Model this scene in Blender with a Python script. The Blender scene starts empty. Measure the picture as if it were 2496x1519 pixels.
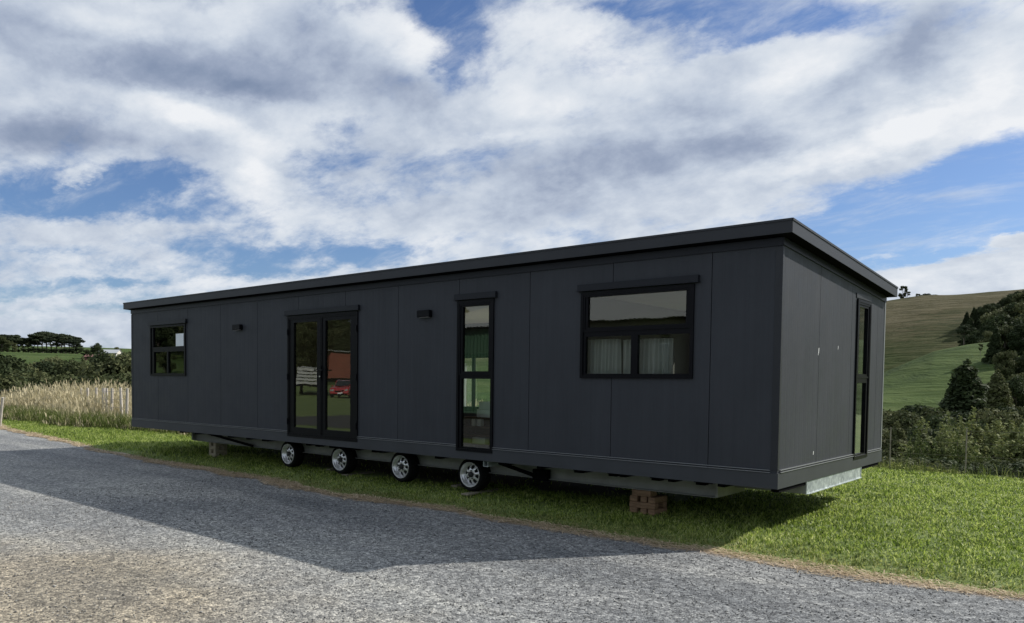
import bpy, math, random
import numpy as np
from math import radians as R, sin, cos, pi
from mathutils import Vector, Matrix

# ------------------------------------------------------------------ camera, sky, sun, exposure
scn = bpy.context.scene
col = scn.collection
CAM = Vector((2.7868, -7.8467, 1.0481))
YAW, PIT, ROLL = -0.7107, -0.0402, 0.0106
FPX, PW, PH = 1890.0, 2496.0, 1519.0
PCX, PCY = 1166.87, 1007.2
FW = Vector((sin(YAW)*cos(PIT), cos(YAW)*cos(PIT), sin(PIT)))
_r = Vector((cos(YAW), -sin(YAW), 0)); _u = _r.cross(FW)
RT = _r*cos(ROLL) + _u*sin(ROLL); UP = -_r*sin(ROLL) + _u*cos(ROLL)
cam_d = bpy.data.cameras.new('camera'); cam = bpy.data.objects.new('camera', cam_d); col.objects.link(cam)
cam.matrix_world = Matrix.Translation(CAM) @ Matrix((RT, UP, -FW)).transposed().to_4x4()
cam_d.sensor_width = 36.0; cam_d.sensor_fit = 'HORIZONTAL'
cam_d.lens = 36.0*FPX/PW
cam_d.shift_x = (PW/2-PCX)/PW
cam_d.shift_y = (PCY-PH/2)/PW
cam_d.clip_start = 0.05; cam_d.clip_end = 20000
scn.camera = cam

def ray(px, py): return FW + RT*((px-PCX)/FPX) - UP*((py-PCY)/FPX)
def at(px, py, depth): return CAM + ray(px, py)*depth          # a surveyed point of the place
def azel(px, py):
    d = ray(px, py)
    return math.degrees(math.atan2(d.x, d.y))/10, math.degrees(math.atan2(d.z, math.hypot(d.x, d.y)))/10

SUN = Vector((0.757, 1.066, 1.0)).normalized()
SUN_EL = math.asin(SUN.z); SUN_AZ = math.atan2(SUN.x, SUN.y)
sl = bpy.data.lights.new('sun', 'SUN'); sl.energy = 4.7; sl.angle = R(0.55); sl.color = (1.0, .95, .87)
so = bpy.data.objects.new('sun', sl); col.objects.link(so); so.location = (20, 30, 40)
so.rotation_euler = (-SUN).to_track_quat('-Z', 'Y').to_euler()

scn.view_settings.view_transform = 'Standard'; scn.view_settings.look = 'None'
scn.view_settings.exposure = 0.16; scn.view_settings.gamma = 1.0

class NT:
    """small helper around a node tree"""
    def __init__(s, tree): s.t = tree; s.n = tree.nodes; s.l = tree.links
    def node(s, typ, **kw):
        n = s.n.new(typ)
        for k, v in kw.items(): setattr(n, k, v)
        return n
    def put(s, sock, v):
        if hasattr(v, 'is_linked') or isinstance(v, bpy.types.NodeSocket): s.l.new(v, sock)
        else:
            if isinstance(v, tuple) and len(v) == 3 and sock.type == 'RGBA': v = (*v, 1)
            sock.default_value = v
    def math(s, op, a, b=None, c=None, clamp=False):
        n = s.node('ShaderNodeMath', operation=op, use_clamp=clamp); s.put(n.inputs[0], a)
        if b is not None: s.put(n.inputs[1], b)
        if c is not None: s.put(n.inputs[2], c)
        return n.outputs[0]
    def vmath(s, op, a, b=None, sc=None):
        n = s.node('ShaderNodeVectorMath', operation=op); s.put(n.inputs[0], a)
        if b is not None: s.put(n.inputs[1], b)
        if sc is not None: s.put(n.inputs['Scale'], sc)
        return n.outputs[0]
    def noise(s, vec, scale, detail=4, rough=.5, dist=0.0, out=0):
        n = s.node('ShaderNodeTexNoise'); s.put(n.inputs['Vector'], vec)
        n.inputs['Scale'].default_value = scale; n.inputs['Detail'].default_value = detail
        n.inputs['Roughness'].default_value = rough; n.inputs['Distortion'].default_value = dist
        return n.outputs[out]
    def mapping(s, vec, loc=(0,0,0), rot=(0,0,0), sc=(1,1,1), typ='POINT'):
        n = s.node('ShaderNodeMapping', vector_type=typ); s.put(n.inputs[0], vec)
        n.inputs['Location'].default_value = loc; n.inputs['Rotation'].default_value = rot; n.inputs['Scale'].default_value = sc
        return n.outputs[0]
    def ramp(s, fac, stops, interp='LINEAR'):
        n = s.node('ShaderNodeValToRGB'); s.put(n.inputs[0], fac); cr = n.color_ramp; cr.interpolation = interp
        while len(cr.elements) < len(stops): cr.elements.new(.5)
        for e, (p, c) in zip(cr.elements, stops):
            e.position = p; e.color = (*c, 1) if isinstance(c, tuple) else (c, c, c, 1)
        return n.outputs[0]
    def mix(s, fac, a, b, mode='MIX'):
        n = s.node('ShaderNodeMix', data_type='RGBA', blend_type=mode)
        s.put(n.inputs[0], fac); s.put(n.inputs[6], a); s.put(n.inputs[7], b)
        return n.outputs[2]
    def mr(s, v, a, b, c=0., d=1., smooth=True):
        n = s.node('ShaderNodeMapRange', interpolation_type='SMOOTHSTEP' if smooth else 'LINEAR')
        s.put(n.inputs[0], v); n.inputs[1].default_value = a; n.inputs[2].default_value = b
        n.inputs[3].default_value = c; n.inputs[4].default_value = d
        return n.outputs[0]

# ---- world: Nishita sky with procedural cloud banks placed by compass direction
world = bpy.data.worlds.new('World'); scn.world = world; world.use_nodes = True
W = NT(world.node_tree); W.n.clear()
tc = W.node('ShaderNodeTexCoord').outputs['Generated']
sep = W.node('ShaderNodeSeparateXYZ'); W.l.new(tc, sep.inputs[0]); X, Y, Z = sep.outputs
az = W.math('MULTIPLY', W.math('ARCTAN2', X, Y), 18/pi)
el = W.math('MULTIPLY', W.math('ARCSINE', Z), 18/pi)
cmb = W.node('ShaderNodeCombineXYZ'); W.l.new(az, cmb.inputs[0]); W.l.new(el, cmb.inputs[1]); ang = cmb.outputs[0]
zz = W.math('ADD', W.math('MAXIMUM', Z, 0.0), 0.26)
dv = W.node('ShaderNodeCombineXYZ'); W.l.new(W.math('DIVIDE', X, zz), dv.inputs[0]); W.l.new(W.math('DIVIDE', Y, zz), dv.inputs[1]); plane = dv.outputs[0]
zz2 = W.math('ADD', W.math('MAXIMUM', Z, 0.0), 0.45)
dv2 = W.node('ShaderNodeCombineXYZ'); W.l.new(W.math('DIVIDE', X, zz2), dv2.inputs[0]); W.l.new(W.math('DIVIDE', Y, zz2), dv2.inputs[1]); plane2 = dv2.outputs[0]
warp = W.vmath('SCALE', W.vmath('SUBTRACT', W.noise(plane, 1.6, 8, .65, out=1), (.5, .5, .5)), sc=1.0)
ang_w = W.vmath('ADD', ang, W.vmath('MULTIPLY', warp, (1.0, .5, 0)))

def blob_sum(blobs, vec, base):
    """blobs: (px, py, half-width, half-height, tilt deg, weight)"""
    acc = base; gain = 1.0 if blobs is COVER else .78
    for (px, py, a, b, rot, w) in blobs:
        c = azel(px, py); e1 = azel(px+20, py); e2 = azel(px, py-20)
        sx = math.hypot(e1[0]-c[0], e1[1]-c[1])/20; sy = math.hypot(e2[0]-c[0], e2[1]-c[1])/20
        th = math.atan2(e1[1]-c[1], e1[0]-c[0]) + R(rot)
        m = W.mapping(vec, (c[0], c[1], 0), (0, 0, th), (a*sx*1.5, b*sy*1.5, 1), 'TEXTURE')
        g = W.node('ShaderNodeTexGradient', gradient_type='SPHERICAL'); W.l.new(m, g.inputs[0])
        s = W.mr(g.outputs['Fac'], 0, .9)
        acc = W.math('MULTIPLY_ADD', s, w*gain, acc)
    return acc

# where the blue shows through (negative) and where cover is solid (positive)
COVER = [
    (140, 462, 350, 46, 3, -.66), (400, 435, 150, 36, -8, -.34), (430, 500, 280, 34, -5, -.34),
    (870, 345, 140, 60, 25, -.36), (800, 410, 120, 42, -20, -.24), (960, 385, 160, 30, 0, -.30),
    (1085, 70, 140, 66, -35, -.62), (1150, 20, 120, 50, 0, -.35), (1100, 180, 40, 60, 0, -.3),
    (1800, 30, 310, 66, -6, -.68), (1850, 85, 160, 30, 8, -.42), (1500, 10, 140, 26, 4, -.42), (1450,30,60,20,10,-.2),
    (2420, 455, 330, 135, 14, -1.1), (2150, 540, 210, 95, 12, -.95), (2350, 560, 260, 60, 5, -.6), (2000,580,120,50,0,-.3),
    (2250, 420, 130, 40, 22, -.3),
    (700, 620, 330, 38, 5, -.50), (560, 585, 220, 28, 0, -.32), (930, 610, 120, 26, 5, -.26), (600, 660, 180, 16, 4, -.3),
    (60, 715, 300, 26, 5, -.40), (300, 760, 200, 12, 3, -.3), (100, 590, 200, 14, 6, -.25), (1150, 560, 80, 20, 10, -.2), (260, 690, 200, 14, 2, -.2),
    (200, 800, 600, 60, 0, .10),
    (500, 200, 700, 190, -4, .5), (1750, 260, 640, 170, 8, .40), (650, 440, 90, 80, -40, .30), (950,300,140,60,0,.1),
    (2250, 602, 170, 17, 7, .85), (2330, 668, 330, 34, 3, 1.05), (2480, 590, 60, 20, 0, .7), (2200, 690, 260, 26, 2, .4), (2440,700,200,40,0,.4),
    (1700, 420, 380, 110, 12, .32), (2200, 250, 420, 110, 16, .5), (210, 432, 60, 20, 5, .5), (1250,480,300,70,10,.2),
    (250, 560, 260, 40, 0, .25), (1050, 520, 300, 40, 0, .2),
]
SHADE = [   # brighter (+) and greyer (-) parts of the cloud
    (60, 325, 260, 56, -6, -.52), (380, 130, 300, 46, -12, -.26), (420, 205, 340, 46, -8, -.44), (60, 190, 180, 60, 0, -.16), (30, 50, 200, 70, 0, -.30),
    (820, 200, 330, 80, -6, -.38), (560, 225, 200, 30, -8, -.22), (250, 350, 240, 50, -8, -.16), (750, 90, 160, 55, -20, -.16),
    (1400, 400, 330, 90, 10, -.26), (1330, 470, 180, 60, 20, -.12), (1000, 400, 260, 60, 0, -.22), (1750, 370, 260, 50, 5, -.24), (1600,480,300,80,25,-.14),
    (2230, 110, 130, 75, 20, -.40), (2180, 60, 100, 50, 20, -.12), (1950, 230, 220, 40, 10, -.14), (1700, 250, 300, 30, 5, -.08),
    (250, 60, 190, 38, -12, .34), (520, 50, 220, 50, 0, .14), (560, 330, 240, 30, -18, .36), (1250, 240, 200, 60, 0, .16), (420, 285, 220, 30, -12, .2), (665, 445, 70, 60, -50, .45),
    (1020, 110, 80, 70, -35, .34), (900, 50, 110, 60, -20, .24), (1330, 70, 160, 60, 5, .18), (1500, 140, 340, 80, 0, .22), (1290, 320, 180, 22, 4, .24), (1300,250,200,30,0,.14),
    (1950, 180, 240, 60, 25, .28), (2100, 340, 330, 34, 22, .46), (2400, 280, 220, 50, 12, .42), (2000, 40, 110, 50, 20, .26), (2400, 40, 160, 90, 0, .30), (2450,180,120,60,0,.3),
    (2260, 600, 200, 26, 6, .30), (2330, 665, 330, 50, 3, .26), (1500, 560, 380, 40, 6, .10), (330, 640, 380, 60, 0, .06), (950, 560, 300, 50, 0, .14), (620,700,400,40,5,.16), (150, 820, 500, 60, 0, -.05),
]
f1 = W.noise(plane, 3.0, 10, .62, .2); f2 = W.noise(W.mapping(plane, (7, 3, 1), (0, 0, R(38)), (.75, 1.3, 1)), 5.5, 10, .66, .3)
fine = W.noise(W.mapping(plane2, (2, 9, 4), (0, 0, R(-25)), (.95, 1.1, 1)), 20.0, 8, .64, .1)
def billow(sc, off):
    n = W.node('ShaderNodeTexNoise', noise_type='RIDGED_MULTIFRACTAL'); W.l.new(W.mapping(plane2, off), n.inputs['Vector']); n.inputs['Scale'].default_value = sc
    n.inputs['Detail'].default_value = 5; n.inputs['Roughness'].default_value = .55; n.inputs['Offset'].default_value = .9; n.inputs['Gain'].default_value = 1.6
    return W.math('SUBTRACT', .5, W.math('MULTIPLY', n.outputs[0], .5))
bil = billow(7.0, (1.7, 5.2, 0))
nz = W.math('ADD', W.math('MULTIPLY', W.math('SUBTRACT', f1, .5), 1.15), W.math('ADD', W.math('MULTIPLY', W.math('SUBTRACT', f2, .5), 1.2), W.math('MULTIPLY', W.math('SUBTRACT', fine, .5), .60)))
cover = W.math('ADD', blob_sum(COVER, ang_w, .63), W.math('ADD', nz, W.math('MULTIPLY', bil, .20)))
veil = W.noise(W.mapping(plane, (4, 1, 8), (0, 0, R(50)), (.6, 1.6, 1)), 4.5, 9, .66, .4)
alpha = W.math('MAXIMUM', W.mr(cover, .08, .80), W.mr(veil, .46, .86, 0, .75))
relief = W.noise(W.mapping(plane2, (3.06, 5.04, 0), (0, 0, 0), (1, 1, 1)), 8.0, 10, .58, .15)
shade = W.math('ADD', W.math('MULTIPLY_ADD', bil, .14, blob_sum(SHADE, ang_w, .59)), W.math('ADD', W.math('ADD', W.math('MULTIPLY', W.math('SUBTRACT', relief, .5), .85), W.math('MULTIPLY', W.math('SUBTRACT', fine, .5), .34)), W.math('MULTIPLY', W.math('SUBTRACT', f2, .5), .38)))
# thin edges glow white
shade = W.math('ADD', shade, W.math('MULTIPLY', W.mr(cover, .35, .95, 1, 0), .10))
ccol = W.ramp(shade, [(0.0, (.19, .245, .36)), (.28, (.30, .355, .47)), (.50, (.45, .51, .61)), (.72, (.60, .65, .72)), (1.0, (.77, .79, .82))])
skyt = W.node('ShaderNodeTexSky', sky_type='NISHITA'); skyt.sun_disc = False
skyt.sun_elevation = SUN_EL; skyt.sun_rotation = SUN_AZ; skyt.air_density = 1.0; skyt.dust_density = .6; skyt.ozone_density = 2.0
blue = W.mix(1.0, skyt.outputs[0], (.64, .75, .96), 'MULTIPLY')
ccol10 = W.mix(1.0, ccol, (10.0, 10.0, 10.0), 'MULTIPLY')
ccol10.node.clamp_result = False
skymix = W.mix(alpha, blue, ccol10)
bg = W.node('ShaderNodeBackground'); W.l.new(skymix, bg.inputs[0]); bg.inputs[1].default_value = .1
wo = W.node('ShaderNodeOutputWorld'); W.l.new(bg.outputs[0], wo.inputs[0])
world.cycles.sampling_method = 'MANUAL'; world.cycles.sample_map_resolution = 512
scn.cycles.max_bounces = 8; scn.cycles.transparent_max_bounces = 16; scn.cycles.caustics_reflective = False; scn.cycles.caustics_refractive = False

# ------------------------------------------------------------------ helpers
rng = np.random.default_rng(7)
random.seed(7)

def tag(o, label=None, cat=None, group=None, kind=None):
    if label: o['label'] = label
    if cat: o['category'] = cat
    if group: o['group'] = group
    if kind: o['kind'] = kind
    return o
def empty(name, loc=(0,0,0), rz=0, parent=None):
    o = bpy.data.objects.new(name, None); col.objects.link(o); o.location = loc; o.rotation_euler.z = rz
    o.empty_display_size = .1
    if parent: o.parent = parent
    return o
def link(name, me, mat, parent=None, smooth=False):
    o = bpy.data.objects.new(name, me); col.objects.link(o)
    for m in (mat if isinstance(mat, (list, tuple)) else [mat]):
        me.materials.append(m)
    if parent: o.parent = parent
    if smooth: me.shade_smooth()
    return o
def np_mesh(name, V, F):
    """V (n,3), F (m,k) arrays"""
    me = bpy.data.meshes.new(name); V = np.asarray(V, np.float32); F = np.asarray(F, np.int32)
    m, k = F.shape
    me.vertices.add(len(V)); me.vertices.foreach_set('co', V.ravel())
    me.loops.add(m*k); me.loops.foreach_set('vertex_index', F.ravel())
    me.polygons.add(m); me.polygons.foreach_set('loop_start', np.arange(0, m*k, k, dtype=np.int32))
    me.update(calc_edges=True); me.validate()
    return me
class MB:
    def __init__(s): s.v = []; s.f = []
    def add(s, vs, fs):
        b = len(s.v); s.v += [tuple(map(float, q)) for q in vs]; s.f += [tuple(i+b for i in q) for q in fs]; return s
    def hexa(s, P): return s.add(P, [(0,3,2,1),(4,5,6,7),(0,1,5,4),(1,2,6,5),(2,3,7,6),(3,0,4,7)])
    def box(s, x0, x1, y0, y1, z0, z1):
        return s.hexa([(x0,y0,z0),(x1,y0,z0),(x1,y1,z0),(x0,y1,z0),(x0,y0,z1),(x1,y0,z1),(x1,y1,z1),(x0,y1,z1)])
    def bbox(s, c, d, rz=0, b=.004, ry=0):
        """bevelled box"""
        hx, hy, hz = d[0]/2, d[1]/2, d[2]/2; b = min(b, hx*.45, hy*.45, hz*.45); P = []
        def ring(x, y, z): 
            return [(-x+b,-y,z),(x-b,-y,z),(x,-y+b,z),(x,y-b,z),(x-b,y,z),(-x+b,y,z),(-x,y-b,z),(-x,-y+b,z)]
        def ringi(x, y, z):
            x -= b; y -= b; e = b*.4
            return [(-x+e,-y,z),(x-e,-y,z),(x,-y+e,z),(x,y-e,z),(x-e,y,z),(-x+e,y,z),(-x,y-e,z),(-x,-y+e,z)]
        P = ringi(hx,hy,-hz)+ring(hx,hy,-hz+b)+ring(hx,hy,hz-b)+ringi(hx,hy,hz)
        M = Matrix.Translation(c) @ Matrix.Rotation(rz, 4, 'Z') @ Matrix.Rotation(ry, 4, 'Y')
        F = [tuple(range(7,-1,-1)), tuple(range(24,32))]
        for k in range(3):
            for i in range(8):
                j = (i+1) % 8; F.append((k*8+i, k*8+j, k*8+8+j, k*8+8+i))
        return s.add([M @ Vector(p) for p in P], F)
    def tube(s, p0, p1, r, n=8, r1=None, caps=True):
        p0 = Vector(p0); p1 = Vector(p1); d = (p1-p0).normalized(); a = d.orthogonal().normalized(); b = d.cross(a); r1 = r if r1 is None else r1
        P = [p0+(a*cos(2*pi*i/n)+b*sin(2*pi*i/n))*r for i in range(n)]+[p1+(a*cos(2*pi*i/n)+b*sin(2*pi*i/n))*r1 for i in range(n)]
        F = [(i, (i+1) % n, n+(i+1) % n, n+i) for i in range(n)]
        if caps: F += [tuple(range(n-1, -1, -1)), tuple(range(n, 2*n))]
        return s.add(P, F)
    def lathe_y(s, prof, n=40, c=(0,0,0)):
        """prof list of (y, r) around the y axis"""
        P = []; m = len(prof)
        for (y, r) in prof:
            for i in range(n): P.append((c[0]+r*cos(2*pi*i/n), c[1]+y, c[2]+r*sin(2*pi*i/n)))
        F = [(k*n+i, k*n+(i+1) % n, (k+1)*n+(i+1) % n, (k+1)*n+i) for k in range(m-1) for i in range(n)]
        return s.add(P, F)
    def poly_extrude(s, pts, off):
        n = len(pts); off = Vector(off); P = [Vector(p) for p in pts]; P += [p+off for p in P]
        return s.add(P, [tuple(range(n-1,-1,-1)), tuple(range(n, 2*n))]+[(i, (i+1)%n, n+(i+1)%n, n+i) for i in range(n)])
    def build(s, name, mat, parent=None, smooth=False):
        me = bpy.data.meshes.new(name); me.from_pydata(s.v, [], s.f); me.validate(); me.update()
        import bmesh
        bm = bmesh.new(); bm.from_mesh(me); bmesh.ops.recalc_face_normals(bm, faces=bm.faces[:]); bm.to_mesh(me); bm.free()
        return link(name, me, mat, parent, smooth)

def newmat(name):
    m = bpy.data.materials.new(name); m.use_nodes = True; t = NT(m.node_tree)
    p = t.n['Principled BSDF']; return m, t, p
def pmat(name, colr, rough=.6, metal=0., noise=None, bump=None, spec=.5):
    """noise=(scale, amount), bump=(scale, strength)"""
    m, t, p = newmat(name); p.inputs['Roughness'].default_value = rough; p.inputs['Metallic'].default_value = metal
    p.inputs['Specular IOR Level'].default_value = spec
    p.inputs['Base Color'].default_value = (*colr, 1)
    co = t.node('ShaderNodeTexCoord').outputs['Object']
    if noise:
        n = t.noise(co, noise[0], 6, .6)
        d = noise[1]
        t.put(p.inputs['Base Color'], t.ramp(n, [(.25, tuple(c*(1-d) for c in colr)), (.75, tuple(min(1, c*(1+d)) for c in colr))]))
    if bump:
        b = t.node('ShaderNodeBump'); b.inputs['Strength'].default_value = bump[1]; b.inputs['Distance'].default_value = .02
        t.put(b.inputs['Height'], t.noise(co, bump[0], 5, .6)); t.l.new(b.outputs[0], p.inputs['Normal'])
    return m

# ------------------------------------------------------------------ materials
M = {}
def cladding(name, axis):
    m, t, p = newmat(name)
    co = t.node('ShaderNodeTexCoord').outputs['Object']
    n = t.noise(co, 1.3, 5, .6); n2 = t.noise(t.mapping(co, sc=(9, 9, .35)), 2.0, 4, .5)
    base = t.ramp(t.math('ADD', t.math('MULTIPLY', n, .6), t.math('MULTIPLY', n2, .4)), [(.3, (.042, .045, .052)), (.7, (.053, .057, .066))])
    t.put(p.inputs['Base Color'], base)
    rr = t.mr(t.noise(co, 3.0, 5, .65), .3, .7, .40, .54); t.put(p.inputs['Roughness'], rr); p.inputs['Specular IOR Level'].default_value = .12
    # very fine pressed ribs of the panel skin
    s = t.node('ShaderNodeSeparateXYZ'); t.l.new(co, s.inputs[0])
    w = t.math('SINE', t.math('MULTIPLY', s.outputs[axis], pi/.1333))
    w = t.math('SUBTRACT', 1.0, t.math('POWER', t.math('ABSOLUTE', w), 30.0))
    h = t.math('ADD', t.math('MULTIPLY', w, .55), t.math('ADD', t.math('MULTIPLY', t.noise(t.mapping(co, sc=(1, 1, .25)), 2.2, 3, .5), 1.2), t.math('MULTIPLY', t.noise(co, 60, 2, .5), .03)))
    b = t.node('ShaderNodeBump'); b.inputs['Strength'].default_value = .30; b.inputs['Distance'].default_value = .006
    t.put(b.inputs['Height'], h); t.l.new(b.outputs[0], p.inputs['Normal'])
    return m
M['clad_x'] = cladding('front_cladding', 0)
M['clad_y'] = cladding('end_cladding', 1)
M['trim'] = pmat('charcoal_trim', (.026, .028, .033), .42, noise=(2.5, .15), bump=(1.5, .08), spec=.3); M['flash'] = pmat('dark_flashing', (.014, .016, .021), .38, noise=(2.5, .15), spec=.2)
M['skirt'] = pmat('skirting_paint', (.050, .054, .061), .45, noise=(2.0, .15), bump=(2.0, .08), spec=.25)
M['edge'] = pmat('skirting_edge_highlight', (.20, .21, .22), .35)  # lightened to paint in the sky highlight along the ridges
M['black'] = pmat('black_aluminium', (.0045, .0047, .0065), .38, noise=(5, .2), spec=.12)
M['soffit'] = pmat('black_soffit', (.004, .004, .005), .9, spec=.05)
M['galv'] = None
def galv(name, dark=1.0, rough=.45):
    m, t, p = newmat(name); co = t.node('ShaderNodeTexCoord').outputs['Object']
    v = t.node('ShaderNodeTexVoronoi'); v.inputs['Scale'].default_value = 26; t.l.new(co, v.inputs[0])
    n = t.noise(t.mapping(co, sc=(1.5, 1.5, 3)), 3.5, 6, .65)
    f = t.math('ADD', t.math('MULTIPLY', v.outputs['Color'], .35), t.math('MULTIPLY', n, .65))
    t.put(p.inputs['Base Color'], t.ramp(f, [(.3, (.28*dark, .32*dark, .33*dark)), (.55, (.45*dark, .50*dark, .50*dark)), (.7, (.62*dark, .68*dark, .66*dark))]))
    p.inputs['Metallic'].default_value = .35; p.inputs['Roughness'].default_value = rough
    return m
M['galv'] = galv('galvanised_steel'); M['rail'] = pmat('dull_galvanised_steel', (.30, .30, .285), .6, .3, noise=(4, .25))
M['tyre'] = pmat('tyre_rubber', (.006, .006, .0065), .85, noise=(30, .3), bump=(60, .3), spec=.2)
M['chrome'] = pmat('bright_rim', (.80, .80, .81), .24, .60)
M['rimdark'] = pmat('rim_recess', (.02, .02, .022), .6)
M['white'] = pmat('white_plastic', (.85, .86, .86), .5)
M['lining'] = pmat('interior_lining', (.78, .77, .74), .7, noise=(3, .05))
M['panelling'] = pmat('dark_interior_panelling', (.10, .095, .085), .6)
M['intfloor'] = pmat('interior_floor', (.42, .35, .27), .45, noise=(8, .3))
def wood(name, a, b, sc=(1, 8, 8)):
    m, t, p = newmat(name); co = t.node('ShaderNodeTexCoord').outputs['Object']
    n = t.noise(t.mapping(co, sc=sc), 4, 6, .65, .6)
    t.put(p.inputs['Base Color'], t.ramp(n, [(.3, a), (.7, b)])); p.inputs['Roughness'].default_value = .8
    bb = t.node('ShaderNodeBump'); bb.inputs['Strength'].default_value = .4; bb.inputs['Distance'].default_value = .01
    t.put(bb.inputs['Height'], n); t.l.new(bb.outputs[0], p.inputs['Normal'])
    return m
M['block'] = wood('orange_timber', (.13, .075, .042), (.32, .20, .12))
M['block2'] = wood('pale_timber', (.22, .19, .13), (.42, .36, .26))
M['plank'] = wood('weathered_plank', (.14, .12, .09), (.30, .27, .20), (8, 1, 8))
M['shelf'] = wood('dark_shelf_wood', (.09, .055, .038), (.20, .13, .09))
M['post'] = wood('bleached_fence_timber', (.34, .31, .27), (.58, .53, .47), (8, 8, 1))

def glass(name, tint, k=1.0):
    m = bpy.data.materials.new(name); m.use_nodes = True; t = NT(m.node_tree); t.n.clear()
    fr = t.node('ShaderNodeFresnel'); fr.inputs[0].default_value = 1.52
    co = t.node('ShaderNodeTexCoord').outputs['Object']
    bp = t.node('ShaderNodeBump'); bp.inputs['Strength'].default_value = .05; bp.inputs['Distance'].default_value = .02
    t.put(bp.inputs['Height'], t.noise(co, 1.6, 2, .4))
    g = t.node('ShaderNodeBsdfGlossy'); g.inputs['Roughness'].default_value = .006; g.inputs[0].default_value = (.93, .97, .95, 1)
    t.l.new(bp.outputs[0], g.inputs['Normal'])
    tr = t.node('ShaderNodeBsdfTransparent'); tr.inputs[0].default_value = (*tint, 1)
    mx = t.node('ShaderNodeMixShader'); t.put(mx.inputs[0], t.math('MULTIPLY', fr.outputs[0], k, clamp=True))
    t.l.new(tr.outputs[0], mx.inputs[1]); t.l.new(g.outputs[0], mx.inputs[2])
    o = t.node('ShaderNodeOutputMaterial'); t.l.new(mx.outputs[0], o.inputs[0]); return m
M['glass'] = glass('window_glass', (.86, .91, .88), 2.0)

def leafmat(name, a, b, trans=.25, rough=.7):
    m, t, p = newmat(name)
    geo = t.node('ShaderNodeNewGeometry'); co = t.node('ShaderNodeTexCoord').outputs['Object']
    n = t.noise(co, .9, 3, .6)
    f = t.math('ADD', t.math('MULTIPLY', geo.outputs['Random Per Island'], .5), t.math('MULTIPLY', n, .5))
    oi = t.node('ShaderNodeObjectInfo')
    f = t.math('ADD', f, t.math('MULTIPLY', t.math('SUBTRACT', oi.outputs['Random'], .5), .55))
    c = t.ramp(f, [(.2, a), (.8, b)]); t.put(p.inputs['Base Color'], c); p.inputs['Roughness'].default_value = rough
    p.inputs['Specular IOR Level'].default_value = .12
    tr = t.node('ShaderNodeBsdfTranslucent'); t.l.new(c, tr.inputs[0])
    mx = t.node('ShaderNodeMixShader'); mx.inputs[0].default_value = trans
    t.l.new(p.outputs[0], mx.inputs[1]); t.l.new(tr.outputs[0], mx.inputs[2]); t.l.new(mx.outputs[0], t.n['Material Output'].inputs[0])
    return m
M['leaf_dark'] = leafmat('dark_evergreen_leaves', (.022, .034, .014), (.060, .078, .034))
M['leaf_mid'] = leafmat('olive_bush_leaves', (.045, .058, .022), (.125, .135, .062))
M['leaf_pale'] = leafmat('pale_shrub_leaves', (.065, .090, .028), (.20, .22, .085))
M['leaf_pine'] = leafmat('pine_needles', (.020, .030, .016), (.052, .066, .034), .1)
M['leaf_gold'] = leafmat('yellow_green_leaves', (.12, .15, .03), (.30, .32, .09))
M['bark'] = wood('bark', (.05, .04, .032), (.14, .115, .09), (6, 6, 1.5))
M['bark_pale'] = wood('pale_bark', (.12, .10, .085), (.26, .23, .20), (6, 6, 1.5))

def lawnmat():
    m, t, p = newmat('lawn_blades'); geo = t.node('ShaderNodeNewGeometry'); pos = geo.outputs['Position']
    patch = t.noise(pos, .55, 5, .65); mid = t.noise(pos, 3.0, 4, .6)
    f = t.math('ADD', t.math('MULTIPLY', patch, .55), t.math('ADD', t.math('MULTIPLY', mid, .35), t.math('MULTIPLY', t.math('SUBTRACT', geo.outputs['Random Per Island'], .5), .62)))
    c = t.ramp(f, [(.20, (.068, .108, .018)), (.40, (.20, .290, .046)), (.60, (.385, .47, .10)), (.82, (.61, .65, .27))])
    # drier towards the edge of the drive
    s = t.node('ShaderNodeSeparateXYZ'); t.l.new(pos, s.inputs[0])
    dry = t.math('MULTIPLY', t.mr(t.math('ADD', s.outputs[1], t.math('MULTIPLY', mid, 1.0)), -.3, .75, 1, 0), t.mr(geo.outputs['Random Per Island'], .25, .75, .2, 1))
    c = t.mix(dry, c, (.36, .30, .17))
    t.put(p.inputs['Base Color'], c); p.inputs['Roughness'].default_value = .5; p.inputs['Specular IOR Level'].default_value = .35
    tr = t.node('ShaderNodeBsdfTranslucent'); t.l.new(c, tr.inputs[0]); mx = t.node('ShaderNodeMixShader'); mx.inputs[0].default_value = .52
    t.l.new(p.outputs[0], mx.inputs[1]); t.l.new(tr.outputs[0], mx.inputs[2]); t.l.new(mx.outputs[0], t.n['Material Output'].inputs[0]); return m
M['lawn'] = lawnmat()
M['straw'] = leafmat('dry_straw', (.40, .31, .20), (.90, .76, .56), .3)
M['tall'] = leafmat('seeding_tall_grass', (.22, .19, .09), (.62, .55, .37), .3)

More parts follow.
